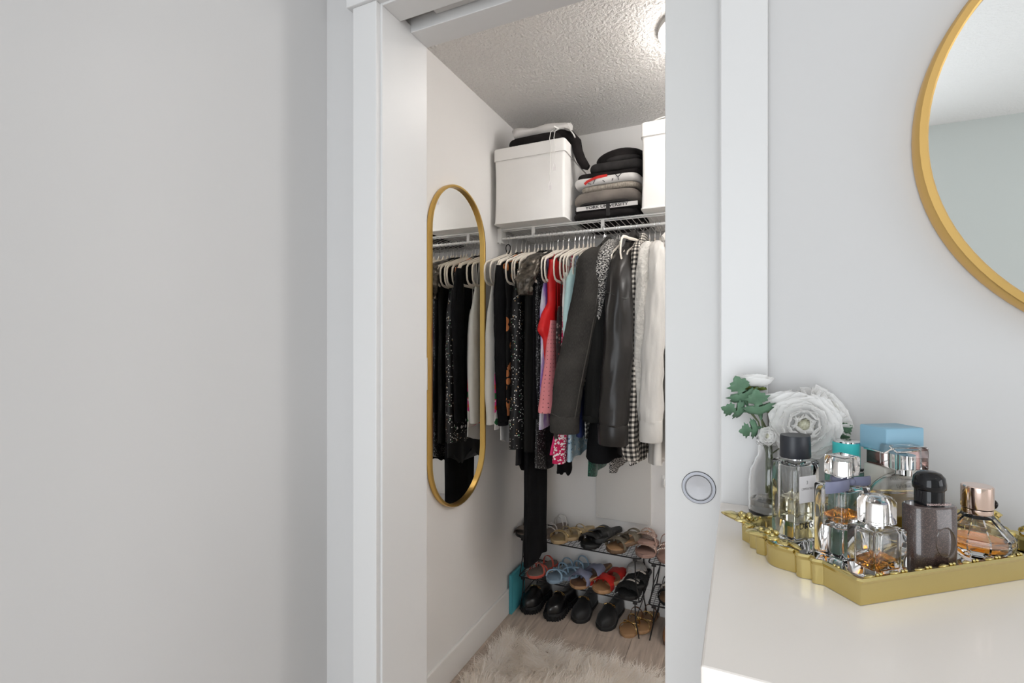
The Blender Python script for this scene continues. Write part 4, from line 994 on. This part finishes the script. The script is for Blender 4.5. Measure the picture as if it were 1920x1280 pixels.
tb = thing('document_box', 'flat teal cardboard folder box leaning between wall and shoe rack', 'box', (-1.0335, 2.305, 0), (0, R(0), R(0)))
MB().box(-.007, .007, -.09, .075, 0, .192).build('cover', 'teal_box', tb, smooth=False, bevel=.002)
MB().box(.007, .0085, -.082, .068, .008, .184).build('front_sheet', 'teal_box', tb, smooth=False, bevel=.0006)
MB().box(-.0075, .0075, -.0925, -.0895, .0, .19).build('spine', 'teal_box', tb, smooth=False, bevel=.001)

# ================================================================== fur rug
rg = thing('fur_rug', 'shaggy cream faux fur rug on the closet floor', 'rug', (-.50, 1.52, 0))
RXH, RYH = .47, .50
def rug_edge(n=80):
    out = []
    for i in range(n):
        a = 2*pi*i/n; k = 1+.025*sin(5*a+1)+.02*sin(9*a)
        out.append((RXH*k*spow(cos(a), .45), RYH*k*spow(sin(a), .45)))
    return out
MB().loft([[(x, y, z) for x, y in rug_edge()] for z in (.001, .008)]).build('backing', 'fur', rg)
rng = np.random.default_rng(5)
NF = 42000
fx = rng.uniform(-RXH, RXH, NF); fy = rng.uniform(-RYH, RYH, NF)
def field(x, y, s): return np.sin(7*x+s)+np.sin(9*y+1.7*s)+.7*np.sin(15*x-11*y+s)+.5*np.sin(23*y+19*x+2*s)
ang = field(fx, fy, .6)*1.1+1.2
cl = np.floor(fx/.045+.35*field(fx*3, fy*3, 2.))*7.13+np.floor(fy/.045+.35*field(fy*3, fx*3, 1.))*3.71
ang = ang+.9*np.sin(cl*12.9898)+rng.normal(0, .28, NF)
ln_ = rng.uniform(.045, .085, NF); h0 = (.5+.28*np.sin(cl*4.1)+rng.normal(0, .10, NF)).clip(.15, 1.0)
wd = rng.uniform(.0007, .0016, NF)
out_x, out_y = fx/RXH, fy/RYH
ex = np.abs(out_x)**4*np.sign(out_x)*1.3; ey = np.abs(out_y)**4*np.sign(out_y)*1.3
dxx, dyy = np.cos(ang)+ex, np.sin(ang)+ey
nn_ = np.hypot(dxx, dyy); dxx /= nn_; dyy /= nn_
SEG = 4; V = np.zeros((NF, SEG*2+1, 3)); curl = rng.normal(0, .35, NF)
for j in range(SEG+1):
    t = j/SEG; hor = ln_*(t**1.5)*.85; ver = ln_*h0*(1-(1-t)**1.7)*.75
    ca = ang*0+curl*t
    ddx = dxx*np.cos(ca)-dyy*np.sin(ca); ddy = dxx*np.sin(ca)+dyy*np.cos(ca)
    cx = fx+ddx*hor; cy_ = fy+ddy*hor; cz = .007+ver
    if j < SEG:
        w_ = wd*(1-.75*t)
        V[:, 2*j] = np.stack([cx-ddy*w_, cy_+ddx*w_, cz], 1); V[:, 2*j+1] = np.stack([cx+ddy*w_, cy_-ddx*w_, cz], 1)
    else: V[:, 2*j] = np.stack([cx, cy_, cz], 1)
nv = SEG*2+1; base = (np.arange(NF)*nv)[:, None]
quads = np.array([[2*j, 2*j+1, 2*j+3, 2*j+2] for j in range(SEG-1)]).reshape(1, -1)+base
tri = np.array([[2*SEG-2, 2*SEG-1, 2*SEG]])+base
me = bpy.data.meshes.new('fur')
me.vertices.add(NF*nv); me.vertices.foreach_set('co', V.reshape(-1).astype(np.float32))
per = np.concatenate([quads, tri], 1)       # per strand: 3 quads + 1 tri
me.loops.add(per.size); me.loops.foreach_set('vertex_index', per.reshape(-1).astype(np.int32))
cnt = np.array([4]*(SEG-1)+[3]); tot = np.tile(cnt, NF); start = np.concatenate([[0], np.cumsum(tot)[:-1]])
me.polygons.add(len(tot)); me.polygons.foreach_set('loop_start', start.astype(np.int32)); me.polygons.foreach_set('loop_total', tot.astype(np.int32))
me.polygons.foreach_set('use_smooth', [True]*len(tot))
me.update(); me.validate()
fo = link('fur_pile', me, 'fur', rg); fo['kind'] = 'stuff'

# ================================================================== gilded tray
TX, TY, TA = .0964, .525, 38.9
TL, TW = .262, .150
ty = thing('vanity_tray', 'ornate gold mirrored vanity tray on the dresser', 'tray', (TX, TY, dz), (0, 0, R(TA)))
def lobe(q, br=(0, .12, .28, .70, .86, 1.0)):
    for a, b_ in zip(br[:-1], br[1:]):
        if a <= q <= b_: return (.0045+.006*(b_-a))*max(0, sin(pi*(q-a)/(b_-a)))**1.3
    return 0
def tray_outline():
    P = []; n = 110
    for k in range(13): P.append((TL*k/12, 0))                      # front edge
    def side(v):                                                    # outward bulge of a short side
        q = (v-.038)/.098
        if q <= 0 or q >= 1: return 0
        return .009*sin(pi*q)**1.4+lobe(q)
    for k in range(1, n): v = TW*k/n; P.append((TL+side(v), v))
    for k in range(0, 13): P.append((TL-TL*k/12, TW))
    for k in range(1, n): v = TW-TW*k/n; P.append((-side(v), v))
    return P
TO = tray_outline()
def inset(P, d):
    out = []; n = len(P)
    for i in range(n):
        a = Vector((*P[i-1], 0)); b_ = Vector((*P[(i+1) % n], 0)); t = (b_-a).normalized()
        nx, ny = t.y, -t.x
        out.append((P[i][0]+nx*d, P[i][1]+ny*d))
    return out
ring = lambda d, z: [(x, y, z) for x, y in inset(TO, d)]
MB().loft([ring(0, .0004), ring(.0004, .010), ring(.001, .019), ring(.003, .0225), ring(.0015, .0245), ring(-.003, .0235), ring(-.0045, .020), ring(-.005, .0085)], False, False).build('rim', 'gold_tray', ty, angle=13)
MB().loft([ring(-.003, .0014), ring(-.003, .0072)]).build('base_plate', 'gold_tray', ty, smooth=False)
MB().loft([[(x, y, z) for x, y, _ in rrect(TL/2-.010, TW/2-.010, .012, 5)] for z in (.0073, .0085)]).build('mirror_plate', 'tray_mirror', ty, (TL/2, TW/2, 0), smooth=False)
for x, y in ((.02, .02), (TL-.02, .02), (.02, TW-.02), (TL-.02, TW-.02)): MB().lathe([(.006, 0), (.008, .0008), (.007, .0014)], 14, (x, y)).build('foot', 'gold_tray', ty)
def leaf_blob(mb, c, d, l, w_, hgt, n=9):
    d = Vector(d).normalized(); side = d.cross(Vector((0, 0, 1))).normalized(); rings = []
    up = side.cross(d)
    for j in range(n):
        t = j/(n-1); ww = w_*sin(pi*(.06+.9*t))**.8; p = Vector(c)+d*(l*t)+up*(hgt*.4*sin(pi*t))
        rings.append([tuple(p+side*(ww*cos(a))+up*(hgt*sin(a)*(1+.3*cos(2*a)))*sin(pi*(.08+.88*t))) for a in [2*pi*i/10 for i in range(10)]])
    mb.loft(rings)
def crest(loc, rz, tip=True):
    m_ = MB()
    leaf_blob(m_, (0, 0, .003), (-1, .1, .22), .027, .009, .004)
    for s in (-1, 1):
        leaf_blob(m_, (.004, s*.004, .003), (-.8, s*.55, .2), .019, .0068, .0036)
        leaf_blob(m_, (.006, s*.008, .002), (-.35, s*.9, .12), .018, .0062, .0034)
        leaf_blob(m_, (.010, s*.010, .001), (.15, s*1, .0), .020, .004, .0026)
        m_.ball((-.004, s*.009, .0085), .0028, 8, 6); m_.ball((.004, s*.0045, .009), .0032, 8, 6)
    m_.ball((-.002, 0, .0085), .0036, 10, 6)
    o = m_.build('crest_ornament', 'gold_tray', ty, loc, (0, 0, R(rz)), angle=60)
    return o
crest((-.002, TW-.008, .0225), -38); crest((TL+.004, TW*.56, .0235), 180); crest((TL*.5, TW, .0235), -90)
crest((-.012, TW*.62, .0235), -6)
sc_ = MB()
for s in (-1, 1):
    pts = [(TL+.012+.010*(1-k/26)*cos(k*.33)*1.2, TW*.36+s*(.016+.010*(1-k/26)*sin(k*.33)), .030+.0075*sin(k*.33)*(1-k/30)) for k in range(22)]
    sc_.tube(pts, [.0034*(1-k/40) for k in range(22)], 8)
sc_.build('scroll_ornament', 'gold_tray', ty)
bd = MB()
for k in range(9):
    x = TL*(k+.5)/9
    for y in (.001, TW-.001):
        leaf_blob(bd, (x-.009, y, .0243), (1, 0, 0), .012, .0022, .0013, 6); bd.ball((x+.0055, y, .025), .0016, 7, 5); bd.ball((x+.0095, y, .025), .0016, 7, 5)
for k in range(5):
    for x in (-.0005, TL+.0005):
        if .2 < (k+.5)/5 < .85 and k in (1, 2, 3): continue
        y = TW*(k+.5)/5; leaf_blob(bd, (x, y-.008, .0243), (0, 1, 0), .012, .0022, .0013, 6); bd.ball((x, y+.0065, .025), .0016, 7, 5); bd.ball((x, y+.0105, .025), .0016, 7, 5)
bd.build('rim_beading', 'gold_tray', ty, angle=60)['kind'] = 'stuff'

# ================================================================== perfume bottles
BZ = dz+.0087
BG = 'perfume bottles on the tray'
def rbox(hx, hy, r): return lambda d, z: rrect(hx+d, hy+d, max(r+d, .0004), 5, z)
def shell(mb, outer, z0, z1, inner, i0, i1, e=.002):
    prism(mb, outer, z0, z1, e); prism(mb, inner, i0, i1, e, flip=True)
def bottle(name, label, x, y, rz): return thing(name, label, 'perfume', (x, y, BZ), (0, 0, R(rz)), BG)
def face_text(t, s, size, m, x, y, z, sx=1, name='lettering'): return text(s, size, m, t, (x, y, z), (R(90), 0, 0), name, .00005, sx=sx)
# 1 tall square-shouldered bottle with black cap
b = bottle('perfume_bottle', 'tall clear square perfume bottle with an oval black cap', .058, .6585, 46)
mb = MB(); shell(mb, rbox(.0205, .0155, .003), 0, .0885, rbox(.0155, .0105, .006), .020, .083); mb.build('glass_body', 'glass', b, angle=50)
mb = MB(); prism(mb, rbox(.0152, .0102, .006), .0203, .046, .001); mb.build('liquid', 'liquid_straw', b)
MB().lathe([(.008, .088), (.008, .092)], 24).build('neck', 'silver', b)
MB().loft([[(.0178*k*cos(a), .0150*k*sin(a), z) for a in [2*pi*i/32 for i in range(32)]] for k, z in ((.97, .0915), (1, .0925), (.97, .1155), (.94, .1168))]).build('cap', 'cap_black', b, angle=35)
MB().cbox((.000, -.0158, .058), (.026, .0004, .030)).build('label', 'paper', b, smooth=False)
face_text(b, "3", .0055, 'ink_soft', -.001, -.01605, .0655); face_text(b, "L'IMPERATRICE", .0036, 'ink_soft', .000, -.01605, .0585, .8)
face_text(b, 'D&G', .0105, 'ink', -.002, -.0157, .017)
# 2 square bottle with ribbon
b = bottle('perfume_bottle', 'clear square perfume bottle with a lilac ribbon bow and amber perfume', .0985, .6255, 46)
mb = MB(); shell(mb, rbox(.0225, .0165, .004), 0, .074, rbox(.017, .0115, .007), .030, .068); mb.build('glass_body', 'glass', b, angle=50)
mb = MB(); mb.loft([rrect(.006, .005, .004, 5, .0304), rrect(.012, .009, .006, 5, .034), rrect(.0167, .0112, .007, 5, .041)]); mb.build('liquid', 'liquid_amber', b)
MB().lathe([(.0085, .0735), (.0085, .082), (.0075, .0835)], 24).build('neck', 'silver', b)
mb = MB(); prism(mb, rbox(.0135, .0115, .003), .0835, .104, .0015); mb.build('cap', 'glass_warm', b, angle=50)
MB().lathe([(.0068, .0845), (.0068, .0975)], 20).build('atomiser', 'silver', b)
bw = MB()
bw.tube([(.0095*cos(a), .0095*sin(a), .078) for a in [2*pi*i/20 for i in range(20)]], .0014, 8, closed=True, flat=(.0034, (0, 0, 1)))
bw.tube([(-.004, -.010, .078), (-.016, -.0185, .079), (-.032, -.0215, .0795), (-.044, -.0195, .079), (-.047, -.0165, .0785), (-.040, -.0150, .078), (-.022, -.0140, .078), (-.006, -.0095, .078)], .0007, 8, flat=(.0058, (0, 0, 1)))
bw.tube([(.004, -.010, .078), (.014, -.0165, .079), (.022, -.0150, .079), (.018, -.0120, .078), (.006, -.0095, .078)], .0007, 8, flat=(.0046, (0, 0, 1)))
bw.ball((0, -.0105, .078), (.005, .003, .0038), 10, 6); bw.build('ribbon_bow', 'ribbon', b, angle=60)
# 3 turquoise cap bottle
b = bottle('perfume_bottle', 'perfume bottle with a turquoise cap and silver rim', .116, .708, 40)
mb = MB(); prism(mb, rbox(.021, .013, .004), 0, .069, .002); mb.build('glass_body', 'bottle_green', b, angle=50)
mb = MB(); prism(mb, rbox(.0195, .0118, .003), .069, .0735, .001); mb.build('shoulder', 'glass', b, angle=50)
MB().lathe([(.0138, .074), (.0142, .0745), (.0142, .1045)], 36).build('cap', 'cap_turq', b)
MB().lathe([(.0143, .1045), (.0143, .1060), (.0125, .1065)], 36).build('cap_rim', 'silver', b)
# 4 frosted bottle with blue box cap
b = bottle('perfume_bottle', 'frosted rectangular perfume bottle with a pale blue block cap', .158, .700, 34)
mb = MB(); prism(mb, rbox(.0225, .0145, .002), 0, .084, .0012); mb.build('glass_body', 'frost', b, angle=50)
mb = MB(); prism(mb, rbox(.0200, .0130, .001), .084, .0995, .0004); mb.build('collar', 'rose_box', b, angle=50)
mb = MB(); prism(mb, rbox(.0226, .0146, .001), .0995, .1015, .0004); mb.build('collar_edge', 'silver', b, angle=50)
mb = MB(); prism(mb, rbox(.0245, .0175, .0012), .1015, .128, .001); mb.build('cap', 'cap_blue', b, angle=50)
face_text(b, 'DOLCE&GABBANA', .0048, 'ink_soft', -.001, -.0147, .073, .85); face_text(b, 'Light Blue', .0052, 'ink_soft', -.001, -.0147, .064, .9)
# 5 small square bottle
b = bottle('perfume_bottle', 'small clear square perfume bottle with a chunky glass cap', .1183, .5743, 40)
mb = MB(); shell(mb, rbox(.0195, .0145, .0012), 0, .049, rbox(.0150, .0100, .004), .012, .0455); mb.build('glass_body', 'glass', b, angle=50)
mb = MB(); prism(mb, rbox(.0147, .0097, .004), .0123, .0185, .0008); mb.build('liquid', 'liquid_amber', b)
MB().lathe([(.0065, .0485), (.0065, .055)], 20).build('neck', 'silver', b)
mb = MB(); mb.loft([rrect(.0125, .0105, .004, 5, .0525), rrect(.0135, .0115, .005, 5, .0535), rrect(.0135, .0115, .005, 5, .073), rrect(.0115, .0095, .005, 5, .0775), rrect(.009, .0075, .004, 5, .0785)]); mb.build('cap', 'glass_warm', b, angle=50)
MB().lathe([(.0062, .0555), (.0062, .071)], 20).build('atomiser', 'silver', b)
# 6 round golden bottle
b = bottle('perfume_bottle', 'round disc perfume bottle of golden perfume with a clear square cap', .163, .672, 24)
def disc(mb, r, zc, prof, flip=False, n=48):
    mb.loft([[(k*r*cos(2*pi*i/n), y, zc+k*r*sin(2*pi*i/n)) for i in range(n)] for k, y in prof], flip=not flip)
mb = MB(); zc = .0405
disc(mb, .0405, zc, [(.80, -.0105), (.93, -.0098), (1, -.006), (1, .006), (.93, .0098), (.80, .0105)])
disc(mb, .0405, zc, [(.80, -.0085), (.90, -.0074), (.94, -.004), (.94, .004), (.90, .0074), (.80, .0085)], True); mb.build('glass_body', 'glass', b, angle=50)
lq = MB(); R0 = .0405*.935; n = 40; lim = .020
def chop(k, y):
    out = []
    for i in range(n):
        a = 2*pi*i/n; out.append((k*R0*cos(a), y, zc+min(k*R0*sin(a), lim)))
    return out
lq.loft([chop(.85, -.0082), chop(.955, -.0071), chop(1, -.0039), chop(1, .0039), chop(.955, .0071), chop(.85, .0082)], flip=True); lq.build('liquid', 'liquid_gold', b, angle=40)
MB().lathe([(.0085, .0795), (.0085, .0865)], 24).build('neck', 'silver', b)
mb = MB(); prism(mb, rbox(.0185, .0125, .003), .0865, .1115, .0018); mb.build('cap', 'glass_warm', b, angle=50)
MB().lathe([(.0085, .0875), (.0085, .101)], 24).build('atomiser', 'silver', b)
# 7 dark glitter bottle
b = bottle('perfume_bottle', 'dark glittery flat oval perfume bottle with a glossy black cap', .1685, .612, 25)
oval = lambda d, z: [((.0232+d)*spow(cos(a), .8), (.0138+d)*spow(sin(a), .8), z) for a in [2*pi*i/44 for i in range(44)]]
mb = MB(); mb.loft([oval(-.001, 0), oval(0, .001), oval(0, .064), oval(-.0015, .066)]); mb.build('glass_body', 'glitter_bottle', b, angle=45)
wn = MB(); wn.loft([[(.0045+r*.66*cos(2*pi*i/32), -y, .033+r*sin(2*pi*i/32)) for i in range(32)] for r, y in ((.0150, .0110), (.0150, .0134), (.0140, .0141), (.0132, .0134), (.008, .0130), (.0005, .0129))], flip=True); wn.build('medallion', 'medallion', b)
MB().loft([[(.0128*k*cos(a), .0118*k*sin(a), z) for a in [2*pi*i/32 for i in range(32)]] for k, z in ((.95, .066), (.95, .080), (1.06, .0815), (1.08, .086), (1.0, .0925), (.75, .0965), (.4, .098))]).build('cap', 'cap_gloss', b, angle=40)
text('YVESSAINTLAURENT', .0026, 'ink_rose', b, (0, -.01135, .0685), (R(90), 0, 0))
# 8 faceted diamond bottle
b = bottle('perfume_bottle', 'faceted diamond shaped perfume bottle with a rose metal cap', .2215, .662, 20)
def fac(r, z, n=10, ph=0): return [(r*cos(2*pi*i/n+ph), r*sin(2*pi*i/n+ph), z) for i in range(n)]
mb = MB(); mb.loft([fac(.012, 0), fac(.0275, .015), fac(.030, .022), fac(.0295, .028), fac(.0135, .047), fac(.012, .049)])
mb.loft([fac(.010, .008), fac(.0235, .0165), fac(.0258, .022), fac(.0255, .0275), fac(.0115, .0445)], flip=True); mb.build('glass_body', 'glass', b, smooth=False)
mb = MB(); mb.loft([fac(.0095, .0084), fac(.0230, .0168), fac(.0253, .0215)]); mb.build('liquid', 'liquid_amber', b, smooth=False)
MB().lathe([(.0118, .049), (.0125, .050), (.0125, .054)], 30).build('collar', 'cap_rose', b)
MB().lathe([(.0128, .055), (.0131, .0555), (.0131, .0765), (.0122, .0775)], 40).build('cap', 'cap_rose', b)
MB().tube([(.0105*cos(a), .0105*sin(a), .0545) for a in [2*pi*i/24 for i in range(24)]], .0012, 6, closed=True).build('cord', 'cap_gloss', b)
mb = MB(); mb.loft([[(.0155+y, .005*k*cos(2*pi*i/18), .0585+.005*k*sin(2*pi*i/18)) for i in range(18)] for k, y in ((.7, -.0015), (1, 0), (.7, .002))]); mb.build('seal', 'cap_gloss', b)

# ================================================================== vase and flowers
VX, VY = .036, .748
vs = thing('bud_vase', 'small clear glass bottle vase behind the tray', 'vase', (VX, VY, dz))
prof = [(.0235, 0), (.0255, .002), (.026, .006), (.026, .045), (.0245, .060), (.018, .075), (.0145, .082), (.0140, .098), (.0160, .100), (.0160, .103)]
mb = MB(); mb.lathe(prof+[(.0145, .103), (.0122, .098), (.0125, .082), (.016, .0755), (.0225, .060), (.024, .045), (.024, .007), (.004, .005)], 40); mb.build('glass_body', 'glass', vs, angle=60)
MB().lathe([(.010, .0056), (.0232, .0074), (.0234, .022)], 40).build('water', 'liquid_clear', vs, angle=60)
MB().tube([(.0158*cos(a), .0158*sin(a), .0965) for a in [2*pi*i/30 for i in range(30)]], .0012, 6, closed=True).build('neck_ring', 'glass', vs)
def petal_mesh(L, w_, bulge, cup, ruf, seed):
    rnd = random.Random(seed); ph = rnd.uniform(0, 6); nu, nv_ = 7, 7; v = []; f = []
    for j in range(nv_):
        t = j/(nv_-1)
        for i in range(nu):
            u = -1+2*i/(nu-1); ww = w_*(.25+.75*sin(pi*min(1, t*.62+.06)))*(1 if t < .85 else 1-(t-.85)*1.6)
            x = u*ww; z = L*t*(1-.14*u*u*t)+ruf*.5*sin(5*u+ph)*t*t
            y = bulge*sin(pi*t*.85)-cup*u*u*ww*1.4+ruf*sin(4*u+ph)*t**3
            v.append((x, y, z))
    for j in range(nv_-1):
        for i in range(nu-1): a = j*nu+i; f.append((a, a+1, a+nu+1, a+nu))
    return MB().add(v, f).mesh('petal', True, 180)
PM = {}
def flower(label, c, direction, size, layers, stem_to=(VX, VY, dz+.05), sepals=True):
    t = thing('ranunculus_flower', label, 'flower', c, group='white flowers in the bud vase')
    q = Vector(direction).to_track_quat('Z', 'Y'); back = q @ Vector((0, 0, -1)); s = size/.05
    off = back*(.016*s); az = 0.0
    for li, (n_, L, w_, tilt, bulge, cup) in enumerate(layers):
        for k in range(n_):
            az += 2*pi/n_+.05; key = (li, k % 3, tuple(layers[li]), round(s, 2))
            if key not in PM: PM[key] = petal_mesh(L*s, w_*s, bulge*s, cup, .0024*s, li*7+k % 3)
            jt = random.uniform(-5, 5)
            o = link('petal', PM[key], 'petal' if li else 'petal_core', t)
            o.rotation_mode = 'QUATERNION'
            o.rotation_quaternion = q @ Euler((R(-(tilt+jt)), 0, az+li*.4)).to_quaternion()
            o.location = off
        az += .6
    MB().ball(tuple(off), .005*s, 10, 6).build('flower_base', 'sepal', t)
    MB().ball(tuple(off-back*(.010*s)), .0085*s, 14, 8).build('flower_heart', 'petal_core', t)
    if sepals:
        for k in range(5):
            if ('sep', round(s, 2)) not in PM: PM['sep', round(s, 2)] = petal_mesh(.026*s, .010*s, .004*s, .3, .001, 3)
            o = link('sepal', PM['sep', round(s, 2)], 'sepal', t); o.rotation_mode = 'QUATERNION'; o.location = off+back*.003
            o.rotation_quaternion = q @ Euler((R(-82), 0, 2*pi*k/5)).to_quaternion()
            md = o.modifiers.new('solid', 'SOLIDIFY'); md.thickness = .0006
    e = Vector(stem_to)-Vector(c); st_ = off+back*.004
    m1 = Vector((VX, VY, dz+.112))-Vector(c)
    m1.x += random.uniform(-.004, .004)
    P = [st_, st_*.6+m1*.4+back*.012, m1, m1*.5+e*.5, e]
    MB().tube([tuple(p) for p in P], .0015, 7).build('stem', 'stem', t)
    return t
BIG = [(5, .020, .012, 4, .004, .55), (6, .026, .016, 14, .008, .5), (7, .032, .020, 28, .011, .42), (8, .038, .023, 44, .011, .32), (8, .044, .026, 60, .010, .24), (9, .047, .027, 76, .008, .16), (8, .044, .026, 92, .006, .12)]
flower('large open white flower facing forward in the vase', (.0735, .722, 1.2465), (-.10, -1, .28), .0455, BIG, (VX-.004, VY, dz+.03))
flower('white flower turned to the side behind the large open one', (.107, .757, 1.266), (.62, -.25, .55), .043, BIG, (VX+.008, VY+.006, dz+.02))
flower('white flower at the back beside the green leaves', (.046, .768, 1.274), (-.25, .1, .9), .038, BIG[:6], (VX+.002, VY+.008, dz+.02))
flower('white flower facing up on a green calyx above the leaves', (.0165, .756, 1.300), (0, .1, 1), .032, BIG[:5], (VX, VY-.004, dz+.025))
flower('small white bud low at the vase neck', (.0335, .727, 1.228), (-.5, -.7, .15), .020, BIG[:4], (VX-.003, VY+.004, dz+.03), False)
def lobed_leaf(L, W):
    half = [(0, 0), (.04, .10), (.06, .20), (.26, .22), (.36, .30), (.30, .34), (.42, .42), (.30, .44), (.28, .50), (.12, .46), (.09, .56), (.24, .58), (.22, .65), (.32, .72), (.20, .75), (.20, .83), (.10, .86), (.08, .93), (0, 1.0)]
    v = []; f = []; n = len(half)
    for a, t in half: v.append((0, -.05*L*sin(pi*t), t*L))
    for sgn in (-1, 1):
        for a, t in half: v.append((sgn*a*W*1.25, .18*a*W-.05*L*sin(pi*t)+.04*L*sin(6*t), t*L+.10*L*a))
    for i in range(n-1):
        f.append((i, i+1, n+i+1, n+i)); f.append((i+1, i, 2*n+i, 2*n+i+1))
    return MB().add(v, f).mesh('leaf', True, 180)
LM = lobed_leaf(.052, .050)
lsg = thing('leaf_sprig', 'sprig of lobed green leaves on the outer side of the vase', 'leaves', (.020, .742, 1.235), group='leaf sprigs in the vase')
def put_leaf(parent, mesh, base, tip, m='leaf', roll=0, scale=.9):
    pl = parent.location; b_ = Vector(base)-pl; d = Vector(tip)-Vector(base)
    o = link('leaf', mesh, m, parent); o.location = b_; o.rotation_mode = 'QUATERNION'
    zq = Vector((0, 0, 1)).rotation_difference(d.normalized()) 
    o.rotation_quaternion = zq @ Quaternion((0, 0, 1), roll)
    k = d.length/.052; o.scale = (k*scale, k, k)
    md = o.modifiers.new('solid', 'SOLIDIFY'); md.thickness = .0007
    return o
put_leaf(lsg, LM, (.010, .742, 1.262), (-.006, .728, 1.306), roll=.2)
put_leaf(lsg, LM, (.012, .742, 1.256), (-.024, .730, 1.262), roll=-.2)
put_leaf(lsg, LM, (.026, .738, 1.246), (.018, .722, 1.290), roll=.1)
put_leaf(lsg, LM, (.028, .738, 1.238), (-.002, .724, 1.232), roll=.3)
put_leaf(lsg, LM, (.020, .752, 1.262), (.012, .760, 1.292), roll=.5)
for b_, e_ in (((.010, .742, 1.262), (.022, .742, 1.244)), ((.012, .742, 1.256), (.022, .742, 1.244)), ((.022, .742, 1.244), (.033, .745, 1.20)), ((.026, .738, 1.246), (.033, .745, 1.20)), ((.033, .745, 1.20), (.042, .752, 1.14))):
    MB().tube([tuple(Vector(p)-lsg.location) for p in (b_, e_)], .0011, 6).build('stem', 'stem', lsg)
ls2 = thing('leaf_sprig', 'small dark green leaves behind the side-facing white flower', 'leaves', (.115, .755, 1.235), group='leaf sprigs in the vase')
put_leaf(ls2, LM, (.105, .755, 1.232), (.130, .750, 1.245), 'leaf_dark'); put_leaf(ls2, LM, (.105, .75, 1.230), (.126, .742, 1.232), 'leaf_dark', .4)
MB().tube([tuple(Vector(p)-ls2.location) for p in ((.105, .753, 1.232), (.06, .75, 1.222), (.037, .749, 1.20), (.036, .748, 1.16))], .0011, 6).build('stem', 'stem', ls2)
